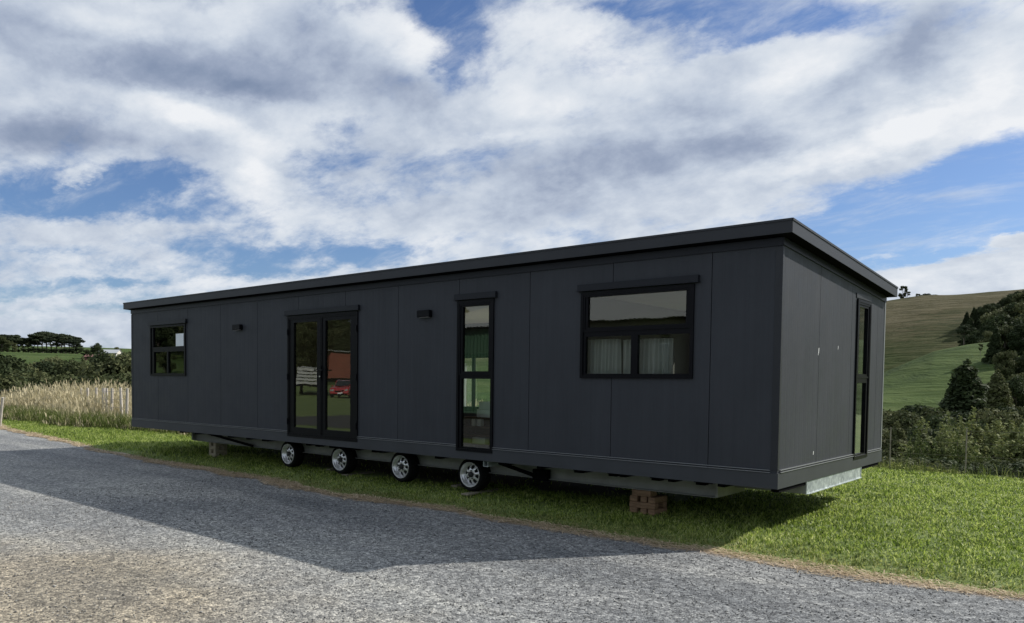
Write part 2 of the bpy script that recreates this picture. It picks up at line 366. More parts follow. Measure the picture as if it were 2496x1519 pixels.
def groundmat():
    m, t, p = newmat('near_turf'); pos = t.node('ShaderNodeNewGeometry').outputs['Position']
    a = t.noise(pos, .6, 6, .65); b = t.noise(pos, 14, 5, .7)
    c = t.ramp(t.math('ADD', t.math('MULTIPLY', a, .5), t.math('MULTIPLY', b, .5)), [(.3, (.07, .10, .022)), (.5, (.13, .18, .04)), (.7, (.22, .25, .08))])
    # under-house shade painted into the turf as a dark soil-coloured ellipse
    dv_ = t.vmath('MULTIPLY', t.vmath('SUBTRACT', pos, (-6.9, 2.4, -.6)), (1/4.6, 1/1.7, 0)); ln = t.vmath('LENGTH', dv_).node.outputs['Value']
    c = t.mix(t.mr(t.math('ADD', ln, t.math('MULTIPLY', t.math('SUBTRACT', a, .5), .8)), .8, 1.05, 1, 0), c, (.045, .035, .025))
    t.put(p.inputs['Base Color'], c); p.inputs['Roughness'].default_value = .9
    bp = t.node('ShaderNodeBump'); bp.inputs['Strength'].default_value = .6; bp.inputs['Distance'].default_value = .05
    t.put(bp.inputs['Height'], b); t.l.new(bp.outputs[0], p.inputs['Normal']); return m
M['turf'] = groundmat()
def hillmat(name, stops, tracks=True, sc=.02):
    m, t, p = newmat(name); pos = t.node('ShaderNodeNewGeometry').outputs['Position']
    a = t.noise(pos, sc, 6, .62, .4); b = t.noise(t.mapping(pos, sc=(.035, .035, .62)), 1.0, 6, .7, 1.2); d = t.noise(pos, .35, 6, .7)
    f = t.math('ADD', t.math('MULTIPLY', a, .45), t.math('ADD', t.math('MULTIPLY', b, .35 if tracks else .1), t.math('MULTIPLY', d, .2 if tracks else .45)))
    cc = t.ramp(f, stops)
    if name.startswith('grazed'):
        sz = t.node('ShaderNodeSeparateXYZ'); t.l.new(pos, sz.inputs[0])
        low = t.mr(t.math('ADD', sz.outputs[2], t.math('MULTIPLY', a, 40.0)), 16, 44, 1, 0)
        cc = t.mix(t.math('MULTIPLY', low, .75), cc, t.ramp(f, [(.36, (.028, .048, .012)), (.5, (.055, .085, .022)), (.64, (.10, .13, .045))]))
    t.put(p.inputs['Base Color'], cc); p.inputs['Roughness'].default_value = .95; p.inputs['Specular IOR Level'].default_value = .1
    bp = t.node('ShaderNodeBump'); bp.inputs['Strength'].default_value = 1.0 if tracks else .4; bp.inputs['Distance'].default_value = 2.2 if tracks else .4
    t.put(bp.inputs['Height'], b if tracks else d); t.l.new(bp.outputs[0], p.inputs['Normal']); return m
M['hill_brown'] = hillmat('grazed_brown_hillside', [(.38, (.018, .022, .008)), (.46, (.042, .046, .017)), (.52, (.068, .062, .029)), (.60, (.105, .092, .052))])
M['hill_green'] = hillmat('green_paddock', [(.36, (.028, .048, .011)), (.5, (.048, .076, .018)), (.64, (.085, .112, .036))], True, .03)

def roadmat():
    m, t, p = newmat('chipseal'); pos = t.node('ShaderNodeNewGeometry').outputs['Position']
    s = t.node('ShaderNodeSeparateXYZ'); t.l.new(pos, s.inputs[0])
    v = t.node('ShaderNodeTexVoronoi'); v.inputs['Scale'].default_value = 62; t.l.new(pos, v.inputs[0])
    v2 = t.node('ShaderNodeTexVoronoi'); v2.inputs['Scale'].default_value = 27; t.l.new(t.vmath('ADD', pos, t.vmath('SCALE', t.noise(pos, 30, 2, .5, out=1), sc=.02)), v2.inputs[0])
    fine = t.noise(pos, 38, 4, .75)
    hsv = t.node('ShaderNodeSeparateColor'); t.l.new(v.outputs['Color'], hsv.inputs[0])
    h2 = t.node('ShaderNodeSeparateColor'); t.l.new(v2.outputs['Color'], h2.inputs[0])
    f = t.math('ADD', t.math('MULTIPLY', hsv.outputs[0], .38), t.math('ADD', t.math('MULTIPLY', h2.outputs[0], .27), t.math('MULTIPLY', fine, .35)))
    stone = t.ramp(f, [(.22, (.075, .077, .078)), (.42, (.165, .169, .170)), (.60, (.27, .275, .27)), (.80, (.50, .50, .475))])
    # worn patches, long streaks along the drive, tan dust near the far side
    patch = t.noise(t.mapping(pos, sc=(.35, 1, 1)), .9, 6, .6, .3)
    stone = t.mix(1.0, stone, t.ramp(patch, [(.3, (.70, .72, .75)), (.5, (1., 1., 1.)), (.7, (1.25, 1.24, 1.2))]), 'MULTIPLY')
    tracks = t.noise(t.mapping(pos, (0, .3, 0), sc=(.10, 1.15, 1)), 1.0, 4, .5, .15)
    stone = t.mix(1.0, stone, t.ramp(tracks, [(.36, (.80, .81, .83)), (.5, (1., 1., 1.)), (.62, (1.14, 1.13, 1.10))]), 'MULTIPLY')
    dc = t.vmath('LENGTH', t.vmath('MULTIPLY', t.vmath('SUBTRACT', pos, (-3.4, -5.9, -.6)), (.55, .80, 1)))
    dn = dc.node.outputs['Value']
    dustf = t.math('MULTIPLY', t.mr(t.math('ADD', dn, t.math('MULTIPLY', t.noise(pos, 1.1, 5, .65), 1.6)), 1.3, 2.9, 1, 0), .95)
    tan = t.mix(1.0, stone, (1.22, 1.05, .82), 'MULTIPLY')
    c = t.mix(dustf, stone, tan)
    # scuffed straw litter spots
    sp = t.mr(t.noise(pos, 2.6, 5, .7, .8), .70, .76)
    c = t.mix(t.math('MULTIPLY', sp, t.mr(fine, .45, .6)), c, (.42, .34, .22))
    # rotted edge: dirt where the seal gives out
    ea = t.node('ShaderNodeAttribute', attribute_name='to_edge')
    e = t.mr(t.math('ADD', ea.outputs['Fac'], t.math('MULTIPLY', t.noise(pos, 2.2, 5, .7), .45)), .20, .46, 1, 0)
    c = t.mix(t.math('MULTIPLY', e, .75), c, (.38, .31, .24))
    t.put(p.inputs['Base Color'], c); p.inputs['Roughness'].default_value = .85; p.inputs['Specular IOR Level'].default_value = .25
    bp = t.node('ShaderNodeBump'); bp.inputs['Strength'].default_value = .9; bp.inputs['Distance'].default_value = .008
    t.put(bp.inputs['Height'], t.math('ADD', t.math('SUBTRACT', 1.0, v.outputs['Distance']), t.math('MULTIPLY', h2.outputs[1], .8)))
    t.l.new(bp.outputs[0], p.inputs['Normal']); return m
M['road'] = roadmat()
M['stone'] = leafmat('loose_chip', (.10, .10, .10), (.50, .49, .46), 0.0, .9)

# ------------------------------------------------------------------ terrain
G = -0.6
CX, CY = CAM.x, CAM.y
def sm(t): t = np.clip(t, 0, 1); return t*t*(3-2*t)
def vnoise(x, y, s, seed=0):
    """cheap smooth value noise"""
    x = x/s+seed*17.3; y = y/s-seed*9.1; xi = np.floor(x); yi = np.floor(y); fx = sm(x-xi); fy = sm(y-yi)
    h = lambda a, b: np.modf(np.abs(np.sin(a*127.1+b*311.7+seed*5.3)*43758.5453))[0]
    return (h(xi, yi)*(1-fx)+h(xi+1, yi)*fx)*(1-fy)+(h(xi, yi+1)*(1-fx)+h(xi+1, yi+1)*fx)*fy-.5
def terrain(x, y):
    x = np.asarray(x, float); y = np.asarray(y, float)
    dx, dy = x-CX, y-CY; r = np.hypot(dx, dy)+1e-6; a = np.degrees(np.arctan2(dx, dy))
    zl = np.interp(r, [0, 38, 45, 60, 90, 150, 260, 440, 480, 640, 1000, 1500, 9000], [G, G, -1.2, -4.2, -7.5, -7, 2.0, 13.4, 14.0, 14., 36, 38, 38])
    zl = zl + np.interp(r, [300, 700], [0, 2.5])*vnoise(x, y, 160, 1)
    redge = 16.85/np.maximum(np.cos(np.radians(np.clip(a, -60, 60))), .2)
    rr = r-(redge-17)
    s1 = np.interp(a, [-16, -13.2, -10.4, -8.6, -6, 10], [.002, .016, .040, .047, .052, .055])
    s2 = np.interp(a, [-16, -13.2, -11.2, -9.5, -7.6, -6, 10], [.088, .0968, .1015, .1015, .1020, .1012, .106])
    z1 = 1.05+180*s1; z2 = 1.05+380*s2
    K = [0, 17, 18.5, 24, 40, 65, 108, 150]
    zr = np.interp(rr, K, [G, G, -1.0, -2.9, -5.2, -7.2, -.6, 0]) 
    t = np.clip((rr-108)/(180-108), 0, 1); zr = np.where(rr > 108, -.6+(z1+.6)*(1-(1-t)**1.6), zr)
    t = sm((rr-180)/60); zr = np.where(rr > 180, z1-8*t, zr)
    t = np.clip((rr-240)/140, 0, 1); zr = np.where(rr > 240, (z1-8)+(z2-z1+8)*(1-(1-t)**1.5), zr)
    zr = np.where(rr > 380, z2-.01*(rr-380), zr); zr = np.maximum(zr, -8)
    zr = zr + np.where(rr > 60, np.minimum((rr-60)/200, 1)*2.2*vnoise(x, y, 38, 2), 0) + np.where(rr > 200, 1.0*vnoise(x, y, 14, 3), 0)
    zb = np.interp(r, [0, 50, 78, 110, 160, 300, 9000], [G, G, -.35, .9, 4, 12, 20])
    wl = sm((a+103)/8)*(1-sm((a+56)/36)); wr = sm((a+56)/36)*(1-sm((a-45)/20)); wb = 1-wl-wr
    bench = .085*sm((y+.42)/.9)*(1-sm((y-4.4)/2.4))*sm((x+18)/4)*(1-sm((x-2.5)/3))     # the levelled bench the house stands on
    return wl*zl+wr*zr+wb*zb+bench

azs = np.concatenate([np.arange(-180, -76, 2.0), np.arange(-76, -60, .3), np.arange(-60, -16, .6), np.arange(-16, 0, .15), np.arange(0, 180, 2.0)])
rs = np.concatenate([[0.01, 3], np.arange(4, 16, .25), np.arange(16, 30, .8), np.arange(30, 110, 4.), np.arange(110, 420, 5.), np.geomspace(420, 9000, 40)])
A, RR = np.meshgrid(np.radians(azs), rs)
gx = CX+RR*np.sin(A); gy = CY+RR*np.cos(A); gz = terrain(gx, gy)
nr, na = gx.shape
def sheet(name, i0, i1, mat):
    V = np.stack([gx[i0:i1+1], gy[i0:i1+1], gz[i0:i1+1]], -1).reshape(-1, 3); n = i1-i0
    ii, jj = np.meshgrid(np.arange(n), np.arange(na), indexing='ij'); j2 = (jj+1) % na
    F = np.stack([ii*na+jj, ii*na+j2, (ii+1)*na+j2, (ii+1)*na+jj], -1).reshape(-1, 4)[:, ::-1]
    o = link(name, np_mesh(name, V, F), mat, smooth=True); return o
i_a = int(np.searchsorted(rs, 95)); i_b = int(np.searchsorted(rs, 205)); 
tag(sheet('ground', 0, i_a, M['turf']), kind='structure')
tag(sheet('green_hill', i_a, i_b, M['hill_green']), kind='structure')
fh = sheet('far_hills', i_b, nr-1, [M['hill_brown'], M['hill_green']])
# left of the house the far country is green paddock
me = fh.data; cen = np.zeros(len(me.polygons)*3, np.float32); me.polygons.foreach_get('center', cen); cen = cen.reshape(-1, 3)
aa = np.degrees(np.arctan2(cen[:, 0]-CX, cen[:, 1]-CY))
me.polygons.foreach_set('material_index', (~((aa > -45) & (aa < 60))).astype(np.int32))
tag(fh, kind='structure')

# road: chipseal drive running past the house, its edge ragged
def edge_y(x):
    x = np.asarray(x, float)
    base = np.interp(x, [-120, -60, -40, -25.3, -17, -12, -8.4, -5.9, -3.1, 0, 2.1, 20, 60], [38, 14, 5.2, 1.03, .14, -.36, -.50, -.72, -.66, -.64, -.52, -.6, -.6])
    return base+.16*vnoise(x, x*0+3, .9, 4)+.10*vnoise(x, x*0+8, .33, 5)
def bedge_y(x):
    x = np.asarray(x, float)
    return np.interp(x, [-120, -60, -30, -8, 0, 60], [20, 2, -6.0, -7.9, -13, -17.4])+.3*vnoise(x, x*0+5, 1.3, 6)
xs = np.concatenate([np.arange(-118, -30, 2.0), np.arange(-30, 14, .08), np.arange(14, 60, 2.0)])
ye, yb = edge_y(xs), bedge_y(xs); K = 40
V = []; 
for k in range(K+1):
    yy = yb+(ye-yb)*k/K
    zt = terrain(xs, yy)
    V.append(np.stack([xs, yy, np.maximum(zt, G)+.006], -1))
V = np.concatenate(V); n = len(xs)
ii, jj = np.meshgrid(np.arange(K), np.arange(n-1), indexing='ij')
F = np.stack([ii*n+jj, ii*n+jj+1, (ii+1)*n+jj+1, (ii+1)*n+jj], -1).reshape(-1, 4)
rme = np_mesh('road', V, F); at_ = rme.attributes.new('to_edge', 'FLOAT', 'POINT'); at_.data.foreach_set('value', (np.tile(ye, K+1)-V[:, 1]).astype(np.float32))
tag(link('road', rme, M['road']), kind='structure')

# ------------------------------------------------------------------ grass (what nobody could count)
def blades(P, h, w, lean=.5, bend=True, dirs=None):
    """P (n,3) roots; h, w arrays; returns V, F triangles"""
    n = len(P); th = rng.uniform(0, 2*pi, n); ph = rng.uniform(0, 2*pi, n) if dirs is None else dirs
    wx, wy = np.cos(th)*w/2, np.sin(th)*w/2
    ln = rng.uniform(.1, 1, n)*lean
    lx, ly = np.cos(ph)*ln*h, np.sin(ph)*ln*h
    a = P.copy(); a[:, 0] -= wx; a[:, 1] -= wy
    b = P.copy(); b[:, 0] += wx; b[:, 1] += wy
    m1 = P.copy(); m1[:, 0] += lx*.35-wx*.8; m1[:, 1] += ly*.35-wy*.8; m1[:, 2] += h*.6
    m2 = P.copy(); m2[:, 0] += lx*.35+wx*.8; m2[:, 1] += ly*.35+wy*.8; m2[:, 2] += h*.6
    t = P.copy(); t[:, 0] += lx; t[:, 1] += ly; t[:, 2] += h*np.sqrt(np.maximum(1-.4*ln**2, .3))
    V = np.stack([a, b, m1, m2, t], 1).reshape(-1, 3); i = np.arange(n)[:, None]*5
    F = np.concatenate([i+[0, 1, 3], i+[0, 3, 2], i+[2, 3, 4]], 0)
    return V, F
def inview(x, y, marg=2.5):
    dx, dy = x-CX, y-CY; f = dx*FW.x+dy*FW.y; r_ = dx*RT.x+dy*RT.y
    return (f > 1.5) & (r_ > f*(-PCX/FPX)-marg) & (r_ < f*((PW-PCX)/FPX)+marg+1.5)
def scatter(x0, x1, y0, y1, dens):
    n = int((x1-x0)*(y1-y0)*dens); return rng.uniform(x0, x1, n), rng.uniform(y0, y1, n)
# lawn right of and under the house
Vs, Fs, off = [], [], 0
def add_bl(V, F):
    global off
    Vs.append(V); Fs.append(F+off); off += len(V)
for (x0, x1, y0, y1, dens, hh, ww) in [(-3, 9.5, -1.2, 3, 2600, .036, .010), (-3, 12, 3, 9.3, 1700, .040, .013), (-12, -3, -1.2, 1.2, 1700, .038, .011), (-12, -3, 1.2, 6, 400, .06, .012),
                                      (-34, -12, -1, 4.6, 800, .07, .014)]:
    x, y = scatter(x0, x1, y0, y1, dens)
    k = (y > edge_y(x)-.10+rng.exponential(.05, len(x))) & inview(x, y) & (y < 9.15+.35*vnoise(x, y, .8, 9)+.1*x*0)
    # clumps
    k &= rng.uniform(0, 1, len(x)) < .35+1.1*(vnoise(x, y, .16, 11)+.5)*(1+.8*vnoise(x, y, .6, 15))*np.clip((y-edge_y(x))*2.2+.25, .12, 1)
    k &= ((np.hypot((x+6.9)/4.6, (y-2.4)/1.7)+.45*vnoise(x, y, .6, 17)) > 1.0) | (rng.uniform(0, 1, len(x)) < .06)  # blades thinned over the ellipse to deepen the painted under-house shade
    x, y = x[k], y[k]; n = len(x)
    h = hh*rng.uniform(.5, 1.35, n)*(1+.5*vnoise(x, y, .5, 12))*(1+.9*vnoise(x, y, .14, 16))*np.clip((y-edge_y(x))*1.3+.35, .35, 1)
    add_bl(*blades(np.stack([x, y, terrain(x, y)+.004], -1), h, ww*rng.uniform(.7, 1.4, n), 1.5))
lawn = link('lawn_grass', np_mesh('lawn_grass', np.concatenate(Vs), np.concatenate(Fs)), M['lawn'])
tag(lawn, 'short green lawn grass between the gravel drive and the gully', 'grass', kind='stuff')
# dry clippings lying along the edge of the drive
x, y = scatter(-30, 8, -1.4, 2.6, 3000)
dd = y-edge_y(x); k = (np.abs(dd-.0) < (.19+.20*vnoise(x, y, .7, 13))*rng.uniform(.2, 1.2, len(x))) & inview(x, y) & (rng.uniform(0, 1, len(x)) < np.interp(x, [-20, -4, 0, 6], [1, .9, .9, .9]))
x, y = x[k], y[k]; n = len(x)
L = rng.uniform(.03, .10, n); th = rng.normal(0, .9, n); wd = rng.uniform(.004, .010, n)*np.interp(x, [-25, -8, 0], [3.5, 1.8, 1.0])
P = np.stack([x, y, np.full(n, G+.011)+rng.uniform(0, .012, n)], -1)
d = np.stack([np.cos(th), np.sin(th), rng.normal(0, .12, n)], -1)*L[:, None]/2; s_ = np.stack([-np.sin(th), np.cos(th), np.zeros(n)], -1)*wd[:, None]/2
V = np.stack([P-d-s_, P+d-s_, P+d+s_, P-d+s_], 1).reshape(-1, 3); F = np.arange(n*4).reshape(-1, 4)
tag(link('dry_clippings', np_mesh('dry_clippings', V, F), M['straw']), 'dead straw coloured clippings along the edge of the gravel drive', 'grass clippings', kind='stuff')
# loose chips on the seal near the camera
x, y = scatter(-9, 6, -7.2, -.75, 420); k = inview(x, y, 1.0); x, y = x[k], y[k]; n = len(x)
sz = rng.uniform(.003, .009, n)*np.where(rng.uniform(0, 1, n) < .04, 1.8, 1)
oct_ = np.array([(1,0,0),(-1,0,0),(0,1,0),(0,-1,0),(0,0,.7),(0,0,-.4)], float)
V = (oct_[None]*rng.uniform(.6, 1.3, (n, 6, 1)))*sz[:, None, None]
ca, sa = np.cos(rng.uniform(0, 6.28, n)), np.sin(rng.uniform(0, 6.28, n)); ca = np.cos(th0 := rng.uniform(0, 6.28, n)); sa = np.sin(th0)
vx = V[:, :, 0]*ca[:, None]-V[:, :, 1]*sa[:, None]; vy = V[:, :, 0]*sa[:, None]+V[:, :, 1]*ca[:, None]
V = np.stack([vx+x[:, None], vy+y[:, None], V[:, :, 2]+G+.008+sz[:, None]*.2], -1).reshape(-1, 3)
T = np.array([(0,2,4),(2,1,4),(1,3,4),(3,0,4),(2,0,5),(1,2,5),(3,1,5),(0,3,5)])
F = (np.arange(n)[:, None, None]*6+T[None]).reshape(-1, 3)
tag(link('loose_gravel', np_mesh('loose_gravel', V, F), M['stone']), 'loose grey and tan stone chips scattered over the drive', 'gravel', kind='stuff')

# tall seeding grass on the left beyond the drive
Vs, Fs, off = [], [], 0
x, y = scatter(-46, -11, 2.2, 10.5, 260)
yb0 = np.interp(x, [-46, -31.7, -25.6, -21.5, -11], [4.0, 3.1, 2.7, 3.4, 4.4])+.9*vnoise(x, y, 1.6, 20)+.5*vnoise(x, y, .5, 21)
k = (y > yb0) & inview(x, y, 3) & (rng.uniform(0, 1, len(x)) < .7+.8*vnoise(x, y, .8, 22))
x, y, yb0 = x[k], y[k], yb0[k]; n = len(x); ed = np.clip((y-yb0)/(2.0+1.4*vnoise(x, y, 1.1, 24)), .22, 1)
h = ed*rng.uniform(.50, 1.30, n)*(1.08+.5*vnoise(x, y, 2.2, 23))*np.interp(x, [-40, -32, -26, -20], [1.15, 1.0, .80, .74])
z = terrain(x, y)
lean_dir = rng.normal(-.4, 1.4, n)
V, F = blades(np.stack([x, y, z], -1), h, rng.uniform(.010, .026, n), .85, dirs=lean_dir); add_bl(V, F)
# seed heads: short wide tufts at the tips
tips = V.reshape(-1, 5, 3)[:, 4]; k = rng.uniform(0, 1, n) < .45
tp = tips[k]; m = len(tp); tp[:, 2] -= .10
V, F = blades(tp, rng.uniform(.12, .22, m), rng.uniform(.030, .055, m), .6, dirs=lean_dir[k]); add_bl(V, F)
tg = link('tall_grass', np_mesh('tall_grass', np.concatenate(Vs), np.concatenate(Fs)), M['tall'])
tag(tg, 'bank of tall straw coloured seeding grass left of the house', 'tall grass', kind='stuff')
# greener basal growth and rank edge weeds, left bank and lawn's far lip
Vs, Fs, off = [], [], 0
x, y = scatter(-46, -11, 1.8, 6, 240)
yb0 = np.interp(x, [-46, -31.7, -25.6, -21.5, -11], [4.0, 3.1, 2.7, 3.4, 4.4])-.15+.5*vnoise(x, y, 1.6, 20)
k = (y > yb0) & (y < yb0+1.6) & inview(x, y, 3); x, y = x[k], y[k]; n = len(x)
add_bl(*blades(np.stack([x, y, terrain(x, y)], -1), rng.uniform(.15, .65, n), rng.uniform(.015, .03, n), .9))
x, y = scatter(-12, 13, 8.8, 10.6, 150); k = inview(x, y, 3); x, y = x[k], y[k]; n = len(x)
add_bl(*blades(np.stack([x, y, terrain(x, y)], -1), rng.uniform(.06, .30, n)*(1+1.1*vnoise(x, y, .7, 30)), rng.uniform(.008, .018, n), .8))
tag(link('rank_grass', np_mesh('rank_grass', np.concatenate(Vs), np.concatenate(Fs)), leafmat('rank_grass', (.09, .12, .03), (.34, .34, .15), .3)),
    'rough unmown grass along the lip of the lawn and foot of the dry bank', 'rough grass', kind='stuff')

# ------------------------------------------------------------------ the house on its wheeled chassis
HL, HD, HW = 13.905, 4.013, 2.497            # length, depth, front wall height
def ztop(y): return HW-.0582*y
house = empty('portable_house', (0, 0, 0))
tag(house, 'long charcoal panel clad portable house with flat roof, raised on a wheeled steel chassis', 'portable house')
JF = [-.735-1.2*i for i in range(11)]
BIG = (-2.363, -.925, 1.107, 2.123); DOOR = (-8.23, -6.424, .10, 2.116); TALL = (-4.358, -3.714, .108, 2.139); SMALL = (-13.045, -11.597, 1.108, 2.134)
ENDW = (2.62, 3.235, .118, 2.137)
BACKW = (-8.2, -6.9, .45, 1.62); ENLARGED_BACKW2 = (-2.6, -1.0, .9, 2.0); ADDED_BACKD = (-6.4, -3.3, .10, 2.0)  # unseen back door added and second back window enlarged to let sun in
def cut(a, b, z0, zt, ops):
    """rectangles left of column a..b, z0..zt(u) once the openings are taken out"""
    ops = sorted([o for o in ops if o[0] < b-1e-4 and o[1] > a+1e-4])
    out = []; u = a
    for o in ops:
        oa, ob = max(o[0], a), min(o[1], b)
        if oa > u+1e-4: out.append((u, oa, z0, None))
        if o[2] > z0+1e-4: out.append((oa, ob, z0, o[2]))
        out.append((oa, ob, o[3], None)); u = ob
    if u < b-1e-4: out.append((u, b, z0, None))
    return out
g = .004
def col_wall_x(mb, cols, y0, y1, ops, z0, zt):
    for a, b in cols:
        for (p, q, r0, r1) in cut(a, b, z0, zt, ops): mb.box(p, q, y0, y1, r0, zt if r1 is None else r1)
def col_wall_y(mb, cols, x0, x1, ops, z0):
    for a, b in cols:
        for (p, q, r0, r1) in cut(a, b, z0, 0, ops):
            t0, t1 = (ztop(p), ztop(q)) if r1 is None else (r1, r1)
            mb.hexa([(x0,p,r0),(x1,p,r0),(x1,q,r0),(x0,q,r0),(x0,p,t0),(x1,p,t0),(x1,q,t1),(x0,q,t1)])
edges = [-HL]+sorted(JF)+[0.0]
cols = [(a+(g if i else 0), b-(g if i < len(edges)-2 else 0)) for i, (a, b) in enumerate(zip(edges[:-1], edges[1:]))]
mb = MB(); col_wall_x(mb, cols, 0, .06, [BIG, DOOR, TALL, SMALL], .01, HW-.002); mb.build('front_wall', M['clad_x'], house)
mb = MB(); col_wall_x(mb, [(-HL+.06, -.06)], .062, .067, [BIG, DOOR, TALL, SMALL], .01, HW-.03); mb.build('wall_membrane', M['soffit'], house)
mb = MB(); col_wall_x(mb, [(-HL+.06, -.06)], .069, .10, [BIG, DOOR, TALL, SMALL], .01, HW-.03); mb.build('front_lining', M['lining'], house)
ey = [.0605, 1.2, 2.43, 3.63, HD]
cols = [(a+(g if i else 0), b-(g if i < 3 else 0)) for i, (a, b) in enumerate(zip(ey[:-1], ey[1:]))]
mb = MB(); col_wall_y(mb, cols, -.06, 0, [ENDW], .01); mb.build('end_wall', M['clad_y'], house)
mb = MB(); col_wall_y(mb, [(.102, HD-.1)], -.10, -.068, [ENDW], .01); mb.build('end_lining', M['lining'], house)
mb = MB(); col_wall_y(mb, [(.0605, HD)], -HL, -HL+.06, [], .01); w_ = mb.build('far_end_wall', M['clad_y'], house)
mb = MB(); col_wall_x(mb, [(-HL+.0605, -.0605)], HD-.06, HD-.001, [BACKW, ENLARGED_BACKW2, ADDED_BACKD], .01, ztop(HD)); mb.build('back_wall', M['clad_x'], house)
mb = MB()
mb.box(-HL+.01, -.01, .01, HD-.01, .001, .009); mb.build('underfloor', M['soffit'], house)
mb = MB(); mb.box(-HL+.065, -.065, .101, HD-.065, .012, .05); mb.build('floor', M['intfloor'], house)
mb = MB(); mb.hexa([(-HL+.065,.101,2.22),(-.105,.101,2.22),(-.105,HD-.065,2.22),(-HL+.065,HD-.065,2.22),(-HL+.065,.101,2.24),(-.105,.101,2.24),(-.105,HD-.065,2.24),(-HL+.065,HD-.065,2.24)]); mb.build('ceiling_lining', M['lining'], house)
mb = MB()
for px in (-2.95, -8.9, -11.2): MB().box(px, px+.08, .101, HD-.066, .05, 2.219).build('partition_wall', M['panelling'], house)
# trims: top band under the eaves, corner flashings, skirting with its two ridges
mb = MB(); mb.box(-HL-.004, .004, -.016, -.0005, HW-.06, HW+.02); mb.build('eave_trim', M['flash'], house)
mb = MB(); mb.hexa([(.0005,-.016,ztop(0)-.055),(.014,-.016,ztop(0)-.055),(.014,HD,ztop(HD)-.055),(.0005,HD,ztop(HD)-.055),(.0005,-.016,ztop(0)+.02),(.014,-.016,ztop(0)+.02),(.014,HD,ztop(HD)+.02),(.0005,HD,ztop(HD)+.02)]); mb.build('eave_trim', M['flash'], house)
mb = MB(); mb.box(-.065, .006, -.006, -.0006, .19, HW-.076); mb.box(.0006, .006, -.0005, .035, .19, HW-.09); mb.build('corner_flashing', M['trim'], house)
mb = MB(); mb.box(.0006, .006, HD-.04, HD+.004, .19, ztop(HD)-.057); mb.build('corner_flashing', M['edge'], house)
mb = MB(); mb.box(-HL-.006, -HL+.045, -.006, -.0006, .19, HW-.076); mb.build('corner_flashing', M['trim'], house)
def skirt_x(mb, y0, y1, z0, z1, ops):
    col_wall_x(mb, [(-HL-.012, .012)], y0, y1, ops, z0, z1)
sk = [(DOOR[0], DOOR[1], .10, 9), (TALL[0], TALL[1], .108, 9)]
mb = MB()
for (a, b, z0, z1) in [(-HL-.012, DOOR[0], 0, .158), (DOOR[1], TALL[0], 0, .158), (TALL[1], .012, 0, .158), (DOOR[0], DOOR[1], 0, .099), (TALL[0], TALL[1], 0, .107)]: mb.box(a, b, -.012, -.0005, z0, z1)
mb.build('front_skirting', M['skirt'], house)
mb = MB(); mb.box(.0005, .012, -.0004, HD+.005, 0, .158); mb.build('end_skirting', M['skirt'], house)
mb = MB()
for (a, b) in [(-HL-.01, DOOR[0]), (DOOR[1], TALL[0]), (TALL[1], -.07)]:
    mb.box(a, b, -.022, -.0005, .162, .168); mb.box(a, b, -.018, -.0005, .184, .190)
mb.build('skirting_ridge', M['edge'], house)
mb = MB()
for (a, b) in [(.05, ENDW[0]), (ENDW[1], HD-.045)]:
    mb.box(.0005, .022, a, b, .162, .169); mb.box(.0005, .018, a, b, .184, .191)
mb.build('skirting_ridge', M['edge'], house)
# roof
OV = .13; F0, F1 = -OV, HD+.06
def zr(y, top): return (2.668 if top else 2.532)-.0603*(y+OV)
def slab(mb, x0, x1, y0, y1, a, b):
    mb.hexa([(x0,y0,a(y0)),(x1,y0,a(y0)),(x1,y1,a(y1)),(x0,y1,a(y1)),(x0,y0,b(y0)),(x1,y0,b(y0)),(x1,y1,b(y1)),(x0,y1,b(y1))])
mb = MB(); slab(mb, -HL-.09+.004, OV-.004, F0+.004, F1-.004, lambda y: zr(y, 0)+.012, lambda y: zr(y, 1)-.012)
nrib = 74
for i in range(nrib+1):
    x = -HL-.08+i*(HL+.2)/nrib; slab(mb, x-.012, x+.012, F0+.006, F1-.006, lambda y: zr(y, 1)-.013, lambda y: zr(y, 1)+.004)
roof = mb.build('roof', M['trim'], house)
mb = MB(); mb.box(-HL-.092, OV+.0, F0-.002, F0+.0035, zr(F0, 0), zr(F0, 1)); mb.box(-HL-.094, OV+.002, F0-.010, F0-.0022, zr(F0, 1)-.020, zr(F0, 1)+.002); mb.box(-HL-.092, OV, F0-.006, F0-.0022, zr(F0, 0), zr(F0, 0)+.010)
mb.build('fascia', M['trim'], roof)
mb = MB(); slab(mb, OV-.0035, OV+.002, F0+.0036, F1, lambda y: zr(y, 0), lambda y: zr(y, 1)); slab(mb, OV+.0022, OV+.010, F0-.002, F1, lambda y: zr(y, 1)-.020, lambda y: zr(y, 1)+.002)
mb.build('fascia', M['trim'], roof)
mb = MB(); slab(mb, -HL-.092, -HL-.0865, F0+.0036, F1, lambda y: zr(y, 0), lambda y: zr(y, 1)); mb.build('fascia', M['trim'], roof)
mb = MB(); slab(mb, -HL-.086, OV-.004, F0+.004, F1-.004, lambda y: zr(y, 0)+.002, lambda y: zr(y, 0)+.010); mb.build('soffit', M['soffit'], roof)

